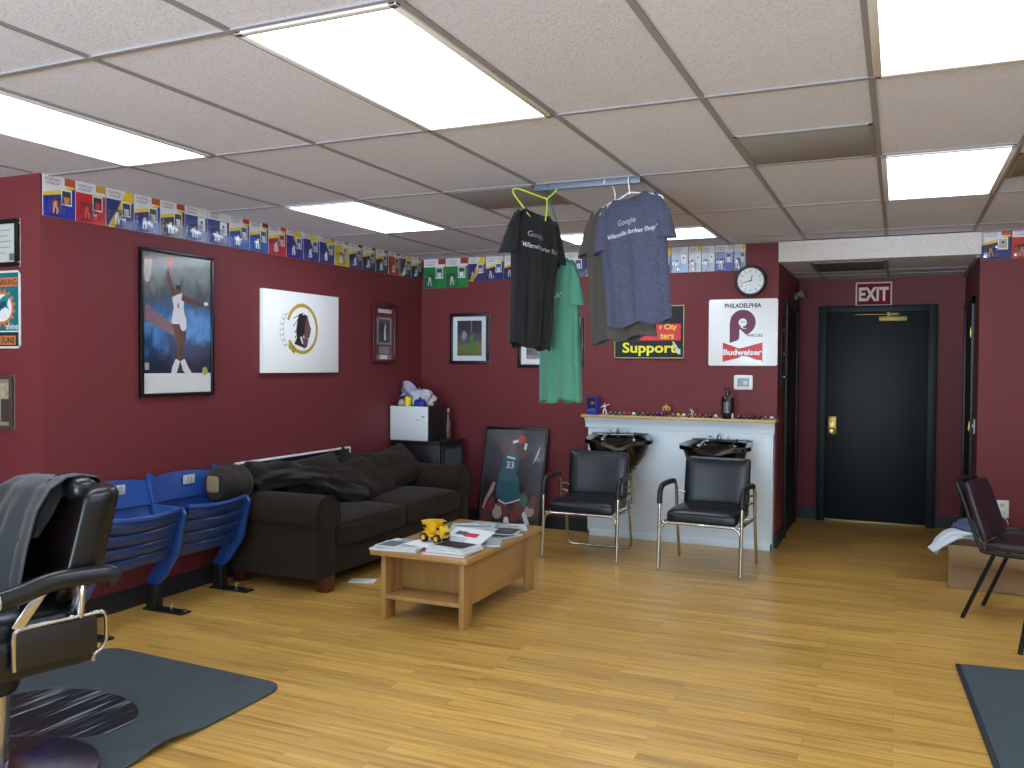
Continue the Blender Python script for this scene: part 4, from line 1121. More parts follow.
def helmet(u, shell, label, mask='3a3a3c', r=.0175, face=0):
    t = thing('mini_helmet', label, 'toy helmet', (ledge_x(u), LYY, LZ), R(face), 'tiny toy helmets on the wooden ledge')
    s = MB()
    def f(a_, b_):
        a = 2*PI*a_; th = PI*(.0+.74*b_)
        x, y_, z = math.sin(th)*math.cos(a), math.sin(th)*math.sin(a), math.cos(th)
        k = 1 if not (y_ < -.35 and z < .15) else .8
        return (x*r*k, y_*r*1.08*k, (z+.74)*r)
    s.grid(f, 14, 9, wrapu=True)
    s.tube([(0, -.9*r, 1.25*r), (0, 0, 1.75*r), (0, .95*r, 1.2*r)], r*.14, 5, 1)
    s.build('shell', [mat(shell, .25, coat=.4), mat('d8d8d8', .3) if shell not in ('e4e4e4',) else mat('7c4040', .3)], t, angle=60)
    k = MB(); k.tube([(-.75*r, -.55*r, .6*r), (-.4*r, -1.2*r, .5*r), (.4*r, -1.2*r, .5*r), (.75*r, -.55*r, .6*r)], r*.1, 5).tube([(-.75*r, -.5*r, .25*r), (-.4*r, -1.15*r, .1*r), (.4*r, -1.15*r, .1*r), (.75*r, -.5*r, .25*r)], r*.1, 5)
    k.build('face_mask', mat(mask, .4), t)
    return t
HEL = [(609.3, '6c5c34', 'dull gold toy helmet just beside the white pitcher figurine'), (614.5, '4c5058', 'grey toy helmet, second after the white figurine'),
 (619, '8c8c94', 'light grey toy helmet, third after the white figurine'), (624, 'a83434', 'red toy helmet, the first red one from the blue box'), (628.5, '9a3a34', 'dark red toy helmet, second red one from the blue box'),
 (633.8, 'e4e4e4', 'white toy helmet beside the two red ones'), (638.6, '1c2430', 'near black toy helmet after the white one'), (643.5, '8c5434', 'brown orange toy helmet on the ledge'),
 (648.6, '241c22', 'black toy helmet after the brown orange one'), (653.6, '2c2c34', 'charcoal toy helmet before the purple pair'), (674.7, '74747c', 'grey toy helmet just after the muscular figure'),
 (680, 'd0b83c', 'yellow toy helmet on the ledge'), (685.6, 'dcdcd8', 'white toy helmet after the yellow one'), (690.5, '4c5058', 'grey toy helmet beside the small silver figure'),
 (697.2, '9c3c44', 'red toy helmet after the small silver figure'), (702, '343c64', 'navy toy helmet on the ledge'), (707, '6c3440', 'maroon toy helmet on the ledge'), (712, '1c1c22', 'black toy helmet before the last white one of the bottle side'),
 (717.3, 'e0e0dc', 'white toy helmet just before the dark bottle'), (739.5, '16161a', 'black toy helmet just past the dark bottle'), (744.3, '2c2424', 'dark brown toy helmet, second past the bottle'),
 (749.2, '18181c', 'black toy helmet, third past the bottle'), (754, '1a1a20', 'black toy helmet, fourth past the bottle'), (758.8, '141418', 'black toy helmet, fifth past the bottle'),
 (764.4, '70747c', 'grey toy helmet, second from the corridor end of the ledge'), (770.5, 'd8d4d0', 'white toy helmet at the corridor end of the ledge')]
for k, (u, c, lab) in enumerate(HEL): helmet(u, c, lab, face=(k*37) % 50-25, r=.0185 if c[0] in 'de' else .017)
helmet(658.6, '4c2464', 'purple toy helmet, first of the purple pair', r=.02); helmet(663.0, '54246c', 'purple toy helmet touching the muscular figure', r=.023)
# boxed bobblehead
t = thing('boxed_figurine', 'blue window box with a small figurine at the near end of the ledge', 'toy box', (ledge_x(590.3), LYY, LZ), R(-8))
b = MB(); W_, D_, H_ = .048, .04, .155
b.b2(-W_, W_, -D_, D_, 0, .035, .002).b2(-W_, W_, -D_, D_, .148, H_, .002).b2(-W_, W_, D_-.003, D_, .03, .15).b2(-W_, -W_+.006, -D_, D_, .03, .15).b2(W_-.012, W_, -D_, D_, .03, .15)
b.prism([(-W_*.8, .036), (W_*.6, .036), (W_*.5, .055), (-W_*.6, .055)], -D_*.9, -D_*.2, 1)
b.build('box', [mat('2a3c9c', .3), mat('6c8cd0', .35)], t)
MB().b2(-W_+.006, W_-.012, -D_-.0005, -D_+.0005, .036, .147).build('window', FILM, t)
fg = MB(); fg.ball((-.004, -.005, .105), .021, 10, 1); fg.tube([(-.004, 0, .045), (-.004, 0, .07), (-.004, 0, .088)], [.012, .016, .011], 8, 0); fg.ball((-.004, -.003, .116), (.022, .021, .013), 10, 0)
fg.build('figurine', [mat('283058', .5), SKIN[2]], t)
# little figures
def little_man(name, label, u, h, mats, pose, cat='figurine', bulk=1.0):
    t = thing(name, label, cat, (ledge_x(u), LYY-.005, LZ), 0)
    s = h; B = bulk
    base = MB(); base.lathe([(0, 0), (.16*s, 0), (.16*s, .02*s), (0, .02*s)], 14); base.build('base', mats[3], t)
    m = MB()
    m.tube([(0, 0, .47*s), (0, 0, .58*s), (0, -.01*s, .7*s), (0, 0, .8*s), (0, 0, .84*s)], [.085*s*B, .08*s*B, .12*s*B, .11*s*B, .04*s], 10, 0, flat=.7, up=(0, 1, 0))
    m.ball((0, -.005*s, .92*s), (.06*s, .065*s, .08*s), 10, 1)
    for pts, rad, mi in pose: m.tube(smooth_path([(a*s, b*s, c*s) for a, b, c in pts], 3), [r_*s*B for r_ in rad for _ in range(3)][:3*(len(pts)-1)+1] if len(rad) == len(pts) else rad[0]*s, 7, mi)
    m.build('body', mats[:3], t, angle=70)
    hr = MB(); hr.ball((0, .008*s, .945*s), (.064*s, .064*s, .06*s), 10); hr.build('hair', mats[2], t)
    return t
WP = mat('dcd6d4', .4)
little_man('figurine', 'white throwing pitcher figurine beside the blue box', 602.8, .105, [WP, mat('c8b0a4', .5), mat('cfc8c8', .4), mat('b8b0b0', .5)],
   [([(-.05, 0, .48), (-.12, -.03, .26), (-.09, .02, .02)], [.06, .045, .035], 0), ([(.05, 0, .48), (.13, .0, .26), (.2, .03, .02)], [.06, .045, .035], 0),
    ([(-.12, 0, .77), (-.26, -.04, .66), (-.36, -.06, .56)], [.04, .033, .026], 0), ([(.12, 0, .77), (.28, -.03, .86), (.42, -.06, .9)], [.04, .033, .028], 0)])
little_man('action_figure', 'muscular bare chested action figure with dark trunks standing amid the helmets', 667.8, .115, [mat('c49858', .4), mat('b88a58', .4), mat('4c3c28', .5), mat('2c2420', .5)],
   [([(-.07, 0, .48), (-.11, -.02, .27), (-.12, .0, .02)], [.075, .055, .045], 2), ([(.07, 0, .48), (.11, -.02, .27), (.12, .0, .02)], [.075, .055, .045], 2),
    ([(-.14, 0, .77), (-.25, -.02, .62), (-.2, -.07, .45)], [.055, .045, .035], 0), ([(.14, 0, .77), (.25, -.02, .62), (.2, -.07, .45)], [.055, .045, .035], 0)], bulk=1.25)
little_man('figurine', 'small silver figurine leaning amid the helmets in the middle of the ledge', 693.6, .075, [mat('b8b4bc', .3), mat('c4a8a0', .4), mat('84808c', .4), mat('8c3c44', .4)],
   [([(-.05, 0, .48), (-.1, -.03, .26), (-.12, .02, .02)], [.06, .045, .035], 0), ([(.05, 0, .48), (.1, .0, .26), (.14, .03, .02)], [.06, .045, .035], 0),
    ([(-.12, 0, .77), (-.2, -.02, .9), (-.22, -.03, 1.02)], [.04, .033, .026], 0), ([(.12, 0, .77), (.22, -.03, .62), (.16, -.08, .5)], [.04, .033, .028], 0)])
t = thing('pump_bottle', 'large dark brown glossy bottle with black pump top on the ledge under the thermostat', 'bottle', (ledge_x(728.8), LYY-.01, LZ), 0)
MB().lathe([(0, 0), (.05, 0), (.054, .006), (.054, .165), (.05, .18), (.03, .195), (.018, .2), (.018, .21), (0, .21)], 24).build('body', mat('240f0c', .12, coat=.5), t)
MB().lathe([(0, .205), (.02, .205), (.02, .225), (.008, .228), (.008, .25), (.016, .252), (.016, .262), (0, .264)], 16).tube([(0, 0, .256), (-.03, -.015, .254)], .006, 8).build('pump', BLKPLASTIC, t)
lb = MB()
lb.grid(lambda u, v: (.0545*math.sin(-.5+u*1.0), -.0545*math.cos(-.5+u*1.0), .05+.09*v), 10, 2); lb.build('label', mat('5c6068', .3), t)
o = MB().b2(-.008, .008, -.006, .006, 0, .045, .003).build('white_tube', mat('d8d0cc', .4), None, loc=(ledge_x(734.0), 7.36, LZ)); tag(o, 'tiny white tube standing against the dark bottle', 'tube')

# ------------------------------------------------------------------ shampoo bowls on the partition
GLOSSB = mat('0b0b0d', .07, coat=.6)
def bowl(x, rz, z, label, tilt=0):
    t = thing('shampoo_bowl', label, 'shampoo bowl', (x, 7.185, z), R(rz), 'black shampoo bowls on the white partition')
    b = MB()
    def se(a, rx, ry, n=3.2):
        c, s_ = math.cos(a), math.sin(a)
        k = (abs(c)**n+abs(s_)**n)**(-1/n)
        return c*k*rx, s_*k*ry
    prof = [(.30, .34, -.24), (.60, .64, -.225), (.80, .84, -.13), (.90, .93, -.035), (1.0, 1.0, -.03), (1.0, 1.0, .0), (.95, .96, .004), (.80, .84, -.006), (.70, .76, -.06), (.52, .58, -.135), (.16, .18, -.15), (.0, .0, -.152)]
    def f(u, v):
        a = 2*PI*u; i = v*(len(prof)-1); k = min(len(prof)-2, int(i+1e-6)); fr = i-k
        px = prof[k][0]*(1-fr)+prof[k+1][0]*fr; py = prof[k][1]*(1-fr)+prof[k+1][1]*fr; zz = prof[k][2]*(1-fr)+prof[k+1][2]*fr
        xx, yy = se(a, .285*px, .225*py)
        w_ = 1-.10*(yy/.225)
        dip = math.exp(-(xx/.085)**2)*ss(.05, .2, -yy)
        zz -= .055*dip*ss(-.16, -.02, zz)
        return (xx*w_, yy+.02*dip*0, zz+.02*(yy/.225))
    b.grid(f, 64, 33, wrapu=True)
    n = len(b.V)
    bo = b.build('basin', GLOSSB, t, angle=50)
    # back shelf of the bowl with tap and spray
    sh = MB(); sh.rbox((0, .185, .008), (.50, .09, .035), .012, 6); sh.build('back_shelf', GLOSSB, t)
    tp = MB(); tp.lathe([(0, 0), (.02, 0), (.02, .012), (.012, .02), (.012, .03), (0, .03)], 14, 0, Matrix.Translation((-.02, .175, .025)))
    tp.tube(smooth_path([(-.02, .175, .045), (-.02, .155, .06), (-.02, .115, .055), (-.02, .09, .03)], 5), .009, 8)
    tp.tube([(-.09, .175, .025), (-.09, .175, .04), (-.10, .15, .045)], .009, 8).tube([(.05, .175, .025), (.05, .175, .04), (.06, .15, .045)], .009, 8)
    tp.build('tap', CHROME, t)
    hs = MB(); hs.tube(smooth_path([(.12, .17, .02), (.13, .14, .025), (.12, .10, .0), (.06, .06, -.05), (-.06, .05, -.08)], 6), .008, 8); hs.build('spray_hose', mat('2c2c30', .3, .5), t)
    pc = MB(); pc.tube(smooth_path([(-.10, .11, .01), (-.13, .06, .0), (-.14, -.02, -.02)], 5), [.011]*11, 8); pc.ball((-.142, -.035, -.025), (.02, .03, .018), 10); pc.build('spray_head', CHROME, t)
    br = MB(); br.prism([(-.02, -.16), (.02, -.16), (.02, -.36), (-.02, -.36)], .17, .232); br.b2(-.10, .10, .215, .234, -.34, -.03, .004).tube(smooth_path([(0, .02, -.18), (0, .04, -.26), (0, .12, -.30), (0, .225, -.30)], 6), .02, 10)
    br.build('bracket', mat('3c3e42', .4), t)
    vb = MB(); vb.lathe([(0, 0), (.016, 0), (.02, .012), (.02, .028), (.0, .04)], 12, 0, Matrix.Translation((.13, .19, -.30))); vb.tube([(.13, .19, -.28), (.13, .19, -.2), (.10, .17, -.14)], .007, 8); vb.build('valve', CHROME, t)
    return t
bowl(-2.19, 14, .915, 'black shampoo bowl behind the chair nearer the leaning poster')
bowl(-1.355, -2, .895, 'black shampoo bowl behind the chair nearer the corridor')

# ------------------------------------------------------------------ shampoo chairs
CH_T = mat('c4bfb4', .22, 1)
def shampoo_chair(loc, rz, label, sled, back_low, narrow=0):
    t = thing('shampoo_chair', label, 'chair', loc, R(rz), 'chrome framed black vinyl chairs by the partition')
    W = .305
    st = MB(); st.rbox((0, .0, .415), (.525, .47, .095), .035, 10, fn=lambda p, h: Vector((p.x, p.y, p.z+(.014*(1-(p.x/h[0])**2)*(1-(p.y/h[1])**2) if p.z > 0 else 0)-(.012*ss(0, 1, -p.y/h[1])**2))))
    st.build('seat', VINYL, t)
    bk = MB(); lean = R(-9)
    Mb = Matrix.Translation((0, .265, .618)) @ Matrix.Rotation(lean, 4, 'X')
    bk.rbox((0, 0, 0), (.51, .065, .40), .028, 10, fn=lambda p, h: Vector((p.x, p.y+.02*(1-(p.x/h[0])**2)-(.012*(1-(p.x/h[0])**4)*(1-(p.z/h[2])**4) if p.y < 0 else 0), p.z)), M=Mb)
    bk.build('backrest', VINYL, t)
    for s in (-1, 1):
        x = s*W
        # side tube: front leg, up to the arm, back along it and down
        fr = MB()
        fr.tube(smooth_path([(x*1.0, -.27, 0), (x, -.255, .2), (x, -.235, .51), (x, -.215, .595), (x, -.16, .625), (x, .0, .628), (x, .13, .622), (x, .185, .59), (x, .2, .51), (x, .21, .40)], 5), .0125, 10)
        fr.build('arm_frame', CH_T, t)
        pd = MB(); pd.tube(smooth_path([(x, -.243, .50), (x, -.236, .565), (x, -.215, .605), (x, -.16, .632), (x, .0, .636), (x, .09, .632), (x, .13, .625)], 5), .021, 10)
        pd.build('arm_pad', mat('16181b', .4), t)
    u = MB(); u.tube(smooth_path([(-W+.006, -.262, .02), (-W+.006, -.25, .25), (-W+.012, -.245, .32), (-W+.05, -.24, .356), (-W+.1, -.24, .361), (W-.1, -.24, .361), (W-.05, -.24, .356), (W-.012, -.245, .32), (W-.006, -.25, .25), (W-.006, -.262, .02)], 5), .011, 10)
    u.build('front_leg_frame', CH_T, t)
    r_ = MB()
    if sled:
        r_.tube(smooth_path([(-W+.03, .21, .42), (-W+.03, .27, .2), (-W+.03, .30, .06), (-W+.05, .31, .02), (-W+.1, .315, .012), (W-.1, .315, .012), (W-.05, .31, .02), (W-.03, .30, .06), (W-.03, .27, .2), (W-.03, .21, .42)], 5), .011, 10)
        r_.build('rear_leg_loop', CH_T, t)
    else:
        for s in (-1, 1):
            q_ = MB(); q_.tube([(s*(W-.0), .205, .57), (s*W, .21, .40), (s*W, .30, .0)], .0125, 10); q_.build('rear_leg', CH_T, t)
    rail = MB()
    for s in (-1, 1): rail.b2(s*(W-.02)-.012, s*(W-.02)+.012, -.23, .23, .35, .37, .003)
    rail.b2(-W+.02, W-.02, .18, .2, .35, .37, .003).b2(-.035, .035, -.25, -.225, .356, .37, .003)
    for s in (-1, 1): rail.cyl((s*(W-.06), .23, .47), (s*W, .205, .49), .008, n=8).cyl((s*(W-.06), .23, .53), (s*W, .205, .545), .008, n=8)
    rail.build('seat_rail', CH_T, t)
    for s in (-1, 1):
        MB().lathe([(0, 0), (.016, 0), (.015, .02), (0, .02)], 10, 0, Matrix.Translation((s*W, -.27, 0))).build('foot_cap', mat('8c8678', .4), t)
    return t
shampoo_chair((-2.272, 6.635, 0), 2, 'black vinyl chair with chrome arms and a looped rear leg, beside the leaning poster', True, 0)
shampoo_chair((-1.305, 6.59, 0), -3, 'black vinyl chair with straight chrome legs, in front of the bowl nearer the corridor', False, 0)

# ------------------------------------------------------------------ hanging rail and shirts
t = thing('hanging_rail', 'bluish metal rail under the ceiling that the clothes hangers hook over', 'rail', (-1.63, 4.66, CH-.042), 0)
RAILM = mat('6b7888', .5, .3)
MB().b2(-.315, .315, -.003, .003, 0, .034, .001).b2(-.315, .315, -.003, .012, 0, .003).build('bar', RAILM, t)
for s in (-1, 1): MB().b2(s*.30-.012, s*.30+.012, -.003, .003, .03, .042, .001).build('tab', RAILM, t)

def hanger(name, label, hub, rz, roll, color, arm=.205, drop=.075, hook_dx=.0, hook_h=.085, group=None, r=.0042, hook_pts=None, frame_pts=None):
    """plastic tubular hanger; local x along the arms, hub at origin"""
    t = thing(name, label, 'clothes hanger', hub, R(rz), group)
    m = mat(color, .35)
    Mr = Matrix.Rotation(R(roll), 4, 'Y')
    def q(p): return Mr @ Vector(p)
    b = MB()
    b.tube([q(p) for p in smooth_path(frame_pts or [(0, 0, 0), (-arm*.5, 0, -drop*.42), (-arm*.92, 0, -drop*.85), (-arm*1.04, 0, -drop*1.1), (-arm, 0, -drop*1.35), (-arm*.8, 0, -drop*1.42), (0, 0, -drop*1.45), (arm*.8, 0, -drop*1.42), (arm, 0, -drop*1.35), (arm*1.04, 0, -drop*1.1), (arm*.92, 0, -drop*.85), (arm*.5, 0, -drop*.42), (0, 0, 0)], 4)], r, 8)
    b.ball(tuple(q((0, 0, -.004))), .009, 8)
    b.build('frame', m, t)
    h = MB()
    pts = hook_pts or [(0, 0, 0), (0, 0, hook_h*.35), (.018, 0, hook_h*.55), (.024, 0, hook_h*.8), (.008, 0, hook_h), (-.014, 0, hook_h*.9), (-.018, 0, hook_h*.72)]
    h.tube(smooth_path(pts, 5), r, 8); h.build('hook', m, t)
    return t
def tshirt(name, label, hub, rz, roll, fabric, length=.72, hw=.245, sleeve=.2, prints=None, seed=0, collar_w=.11, sl_out=.055, group=None, fold_amp=.6, twist=0.0, flare=1.0, depth=.055):
    """t-shirt on a hanger. hub is the hanger's centre; back of shirt faces local -y"""
    t = thing(name, label, 't-shirt', hub, R(rz), group)
    Mr = Matrix.Rotation(R(roll), 4, 'Y')
    def ztop(s, front):
        x = abs(s)
        xs = x*hw*.94
        if xs < collar_w: return -.030-(.06 if front else .016)*(1-(xs/collar_w)**2)
        return -.030-.062*((xs-collar_w)/(hw*.94-collar_w))
    def surf(s, tt, side):
        """side -1 back (towards -y) / +1 front"""
        w = hw*(1-.02*math.sin(tt*PI)+.0*tt)*(flare+(1-flare)*tt)
        if tt > .8: w *= 1-.06*ss(.8, 1, tt)
        zt = ztop(s, side > 0)
        z = -length+(zt+length)*tt
        d = depth*(1-.55*ss(.72, 1, tt))
        if tt > .97: d *= .55
        k = max(0, 1-s*s)**.5
        amp = (1-ss(.35, 1, tt))
        fold = fold_amp*amp*(.017*math.sin(s*9+seed*1.7+tt*1.5)+.011*math.sin(s*17+seed*2.3-tt*2))+.012*noise.noise(Vector((s*2.2+seed, tt*3.5, side*3.1)))+.006*noise.noise(Vector((s*6+seed, tt*7, side*2.1)))
        y = side*(d*k)+fold*k**.4+twist*s*(1-tt)
        z += amp*.012*math.sin(s*6+seed)*(1-tt)
        return Mr @ Vector((s*w, y, z))
    NU, NV = 40, 40
    b = MB()
    sp = lambda u: math.sin((u-.5)*PI)
    b.grid(lambda u, v: surf(sp(u), v, -1), NU, NV); n0 = len(b.F)
    b.grid(lambda u, v: surf(sp(u), v, 1), NU, NV); b.F[n0:] = [f[::-1] for f in b.F[n0:]]
    body = b.build('body', fabric, t, angle=80, solid=.0016)
    for s in (-1, 1):
        sv = MB()
        # sleeve: elliptical tube from the shoulder, hanging down and slightly outwards
        def f(u, v):
            a = 2*PI*u
            cx = s*(hw*.88+sl_out*v); cz = -.095-(sleeve*.92)*v
            ax = .045+.006*v; ay = .040+.012*v
            th = -.25
            x = cx+s*ax*math.cos(a)*1.0; zz = cz+(.085*(1-v)+.02)*math.cos(a)*(-.9)*.5+.0
            if v == 0: x = s*(hw*.80+.03*math.cos(a)*.6); zz = -.062-.02*math.cos(a)
            zz += .03*math.cos(a)*v*s*-1*0
            y = ay*math.sin(a)*(1-.55*(1-v))+.006*noise.noise(Vector((u*5, v*3, seed+s)))
            return Mr @ Vector((x, y, zz))
        sv.grid(f, 24, 10, wrapu=True)
        # close the shoulder end
        sv.F.append(tuple(range(24))); sv.I.append(0)
        sv.build('sleeve', fabric, t, angle=80, solid=.0016)
    c = MB(); ring = []
    for i in range(12):
        s_ = -collar_w/(hw*.94)+2*collar_w/(hw*.94)*i/11; p = surf(s_, 1, -1); ring.append(p)
    for i in range(12):
        s_ = collar_w/(hw*.94)-2*collar_w/(hw*.94)*i/11; p = surf(s_, 1, 1); ring.append(p)
    c.tube(ring, .006, 6, closed=True); c.build('collar', fabric, t, angle=80)
    for (txt, x, z, w_, h_, col, bold, shear) in (prints or []):
        def on(px, pz):
            s_ = max(-.99, min(.99, px/hw)); tt = (pz+length)/(ztop(s_, False)+length)
            p = surf(s_, tt, -1); return Mr.inverted() @ p + Vector((0, -.0028, 0))
        p = MB(); p.text(txt, x, z, 0, w=w_, h=h_, mi=0, bold=bold, M=Mr, fn=lambda px, pz: on(px+(pz-z)*shear, pz))
        p.build('print', mat(col, .6), t)
    return t
HEATHER = mat('474a60', .9, var=.45, vscale=45, stretch=(1, 1, 6), sheen=.15, bump=.1, bscale=300)
BLKSH = mat('121418', .9, var=.15, vscale=50, stretch=(1, 1, 5), sheen=.15)
GRNSH = mat('46836c', .9, var=.12, vscale=60, stretch=(1, 1, 5), sheen=.15)
TAUPE = mat('4a4541', .9, var=.18, vscale=50, stretch=(1, 1, 5), sheen=.15)
PR = 'c8ccd4'
GH = 'clothes hangers under the ceiling'
RZ = CH-.042+.034      # top of the rail
HT = RZ+.003; HS = HT-.016
# blue heather shirt on the front white hanger
hx = (-1.366, 4.63)
hanger('clothes_hanger', 'front white plastic hanger carrying the blue heather shirt', (hx[0], hx[1], HT-.090), -21, -6, 'e8e8e8', group=GH, hook_h=.09, drop=.07,
       hook_pts=[(0, 0, 0), (-.004, 0, .03), (-.014, .006, .07), (-.02, .02, .09), (-.022, .036, .084), (-.022, .042, .065)])
tshirt('t_shirt', 'blue heather t-shirt with white shop lettering on its back, hanging from the ceiling rail', (hx[0], hx[1], HS-.068), -21, -6, HEATHER, .74, .23, .225,
       [('Google', .0, -.178, .125, .042, 'b4b8c4', 0, 0), ('"Millersville Barber Shop"', .02, -.24, .345, .034, 'ccd0d8', .008, .2)], seed=1.0, sl_out=.02, group='t-shirts hanging from the ceiling', flare=.93)
# taupe shirt behind it
hx2 = (-1.485, 4.75)
hanger('clothes_hanger', 'rear white plastic hanger carrying the taupe shirt', (hx2[0], hx2[1], HT-.101), -24, -4, 'dcdcd8', group=GH, hook_h=.1,
       hook_pts=[(0, 0, 0), (.0, -.006, .05), (-.002, -.04, .086), (.002, -.08, .102), (.006, -.098, .095), (.006, -.1, .075)])
tshirt('t_shirt', 'dark taupe grey t-shirt mostly hidden behind the blue heather shirt', (hx2[0], hx2[1], HS-.085), -24, -5, TAUPE, .80, .235, .20, None, seed=4.0, sl_out=.035, group='t-shirts hanging from the ceiling')
# black shirt, turned nearly edge on, its green hanger slipped out at one shoulder
kb = (-1.85, 4.62)
lh = hanger('clothes_hanger', 'lime green plastic hanger slipping out of the black shirt', (kb[0], kb[1], HT-.092), 42, 0, 'b4c83a', group=GH,
       hook_pts=[(0, 0, 0), (.035, .0, .028), (.075, 0, .074), (.083, -.004, .093), (.072, -.01, .102), (.055, -.014, .095)], r=.0052,
       frame_pts=[(0, 0, 0), (-.08, 0, .02), (-.16, 0, .043), (-.19, 0, .044), (-.205, 0, .03), (-.19, -.003, .0), (-.15, -.008, -.05), (-.115, -.02, -.105), (-.05, .02, -.135), (.0, .052, -.135), (.015, .06, -.11), (.012, .03, -.045), (0, 0, 0)])
tshirt('t_shirt', 'black t-shirt with white shop lettering on its back, hanging edge-on by a lime hanger', (kb[0]-.06, kb[1]+.0, HS-.125), 76, 4, BLKSH, .80, .232, .22,
       [('Google', -.05, -.175, .15, .042, 'a8acb4', 0, 0), ('"Millersville Barber Shop"', .0, -.24, .36, .036, PR, .008, .2)], seed=7.0, sl_out=.045, group='t-shirts hanging from the ceiling', flare=.84, depth=.05)
# green shirt behind, lower
gb = (-1.90, 4.93)
hanger('clothes_hanger', 'teal plastic hanger on a long hook carrying the green shirt', (gb[0], gb[1], 2.185), -42, 0, '3c7c80', group=GH,
       hook_pts=[(0, 0, 0), (0, 0, .06), (.02, -.0, .16), (.10, -.10, .30), (.19, -.145, .368), (.21, -.17, .384), (.22, -.18, .368)])
tshirt('t_shirt', 'faded green t-shirt hanging lowest, behind the black one', (gb[0], gb[1], 2.185), -42, -3, GRNSH, .875, .235, .24,
       [('Google', -.05, -.19, .12, .035, 'b8d4c8', 0, 0), ('"Millersville Bk"', .0, -.245, .25, .032, 'd4e4dc', .006, .2)], seed=11.0, sl_out=.03, group='t-shirts hanging from the ceiling')

# ------------------------------------------------------------------ corridor: exit door, sign, side doors
d1 = thing('door_1', 'dark green black exit door at the end of the corridor', 'door', (-.205, 9.2, 0), 0); d1['kind'] = 'structure'
MB().b2(-.455, .455, -.05, -.012, .03, 2.06, .003).build('door_panel', DOORM, d1)
f = MB()
for x0, x1, z0, z1 in ((-.53, -.455, 0, 2.13), (.455, .53, 0, 2.13), (-.455, .455, 2.065, 2.13)): f.b2(x0, x1, -.075, 0, z0, z1, .004)
f.b2(-.47, -.455, -.06, -.0, 0, 2.07).b2(.455, .47, -.06, 0, 0, 2.07)
f.build('door_frame', mat('122024', .5, spec=.3), d1)
MB().b2(-.455, .455, -.10, .0, 0, .028, .004).build('threshold', mat('9c8250', .4, .4), d1)
k = MB(); k.b2(-.43, -.355, -.058, -.05, .86, 1.04, .003); ko = k.build('lock_plate', BRASS, d1)
MB().lathe([(0, 0), (.022, 0), (.022, .012), (.012, .02), (.012, .05), (.026, .06), (.028, .075), (.02, .09), (0, .092)], 16, 0, Matrix.Translation((-.392, -.058, .90)) @ Matrix.Rotation(R(90), 4, 'X')).lathe([(0, 0), (.014, 0), (.012, .01), (0, .012)], 12, 0, Matrix.Translation((-.392, -.058, .99)) @ Matrix.Rotation(R(90), 4, 'X')).build('knob', BRASS, ko)
c = MB(); c.b2(.02, .27, -.11, -.05, 1.975, 2.02, .005); co = c.build('door_closer', mat('a89448', .45, .3), d1)
MB().b2(-.19, .10, -.10, -.088, 2.035, 2.046, .001).b2(.09, .12, -.10, -.085, 2.0, 2.06).b2(.12, .2, -.085, -.07, 2.03, 2.055, .002).build('closer_arm', mat('8c7c40', .45, .3), co)

t = thing('exit_sign', 'red and white EXIT sign on the wall above the dark exit door', 'sign', (-.236, 9.2, 2.242), 0)
MB().b2(-.165, .165, -.03, 0, -.118, .118, .004).build('housing', mat('d4ccc8', .45), t)
MB().b2(-.15, .15, -.032, -.029, -.103, .103).build('face', mat('7c1826', .7, spec=.2), t)
MB().text('EXIT', 0, 0, -.0326, w=.268, h=.135, bold=.035).build('lettering', mat('dccfcb', .45), t)

t = thing('emergency_light', 'twin head emergency light high on the dark corridor wall', 'emergency light', (-.93, 8.75, 2.20), R(90))
MB().rbox((0, -.02, 0), (.16, .04, .07), .01, 4).build('housing', mat('4c4c4c', .4), t)
for s in (-1, 1):
    l = MB(); l.lathe([(0, 0), (.02, .005), (.042, .05), (.045, .06), (.0, .06)], 16, 0, Matrix.Translation((s*.055, -.03, .015)) @ Matrix.Rotation(R(75), 4, 'X')); lo = l.build('lamp_head', mat('c8c8cc', .2, .6), t)
def side_door(n, x, y0, y1, sg, label, panel_out):
    d = thing('door_%d' % n, label, 'door', (x, 0, 0), 0); d['kind'] = 'structure'
    fm = mat('141d20', .45)
    f = MB()
    f.b2(0, sg*.025, y0, y0+.07, 0, 2.12, .003).b2(0, sg*.025, y1-.07, y1, 0, 2.12, .003).b2(0, sg*.025, y0, y1, 2.05, 2.12, .003)
    f.build('door_frame', fm, d)
    p = MB(); p.b2(0, sg*(.012+panel_out), y0+.072, y1-.072, .01, 2.048, .002); p.build('door_panel', DOORM, d)
    return d
dd = side_door(2, -.93, 8.02, 8.95, 1, 'dark side door in the corridor wall next to the clock wall', 0)
dd = side_door(3, .56, 8.0, 8.92, -1, 'dark side door with brass hinges in the corridor wall by the outlet', .0)
h_ = MB()
for z in (.42, 1.0, 1.78): h_.b2(-.03, -.012, 8.05, 8.075, z, z+.09, .002)
h_.build('hinge', BRASS, dd)
MB().b2(-.035, -.012, 8.06, 8.085, 1.02, 1.035).build('latch', BRASS, dd)
t = thing('hook_strip', 'narrow dark strip with three bright pegs on the corridor side of the clock wall', 'coat hooks', (-.93, 7.78, 1.64), R(90))
MB().b2(-.06, .06, -.012, 0, -.3, .3, .003).build('strip', mat('2c1d1c', .5), t)
for z in (-.2, .0, .2): MB().lathe([(0, 0), (.008, 0), (.008, .02), (.013, .026), (0, .03)], 10, 0, Matrix.Translation((0, -.012, z)) @ Matrix.Rotation(R(90), 4, 'X')).build('peg', CHROME, t)
t = thing('light_switch', 'small white switch on the dark corridor edge by the outlet wall', 'switch', (.56, 7.86, 1.06), R(-90))
MB().b2(-.035, .035, -.008, 0, -.058, .058, .003).build('plate', mat('d4d4d0', .4), t); MB().b2(-.006, .006, -.018, -.006, -.012, .014, .002).build('toggle', mat('c4c4c0', .4), t)

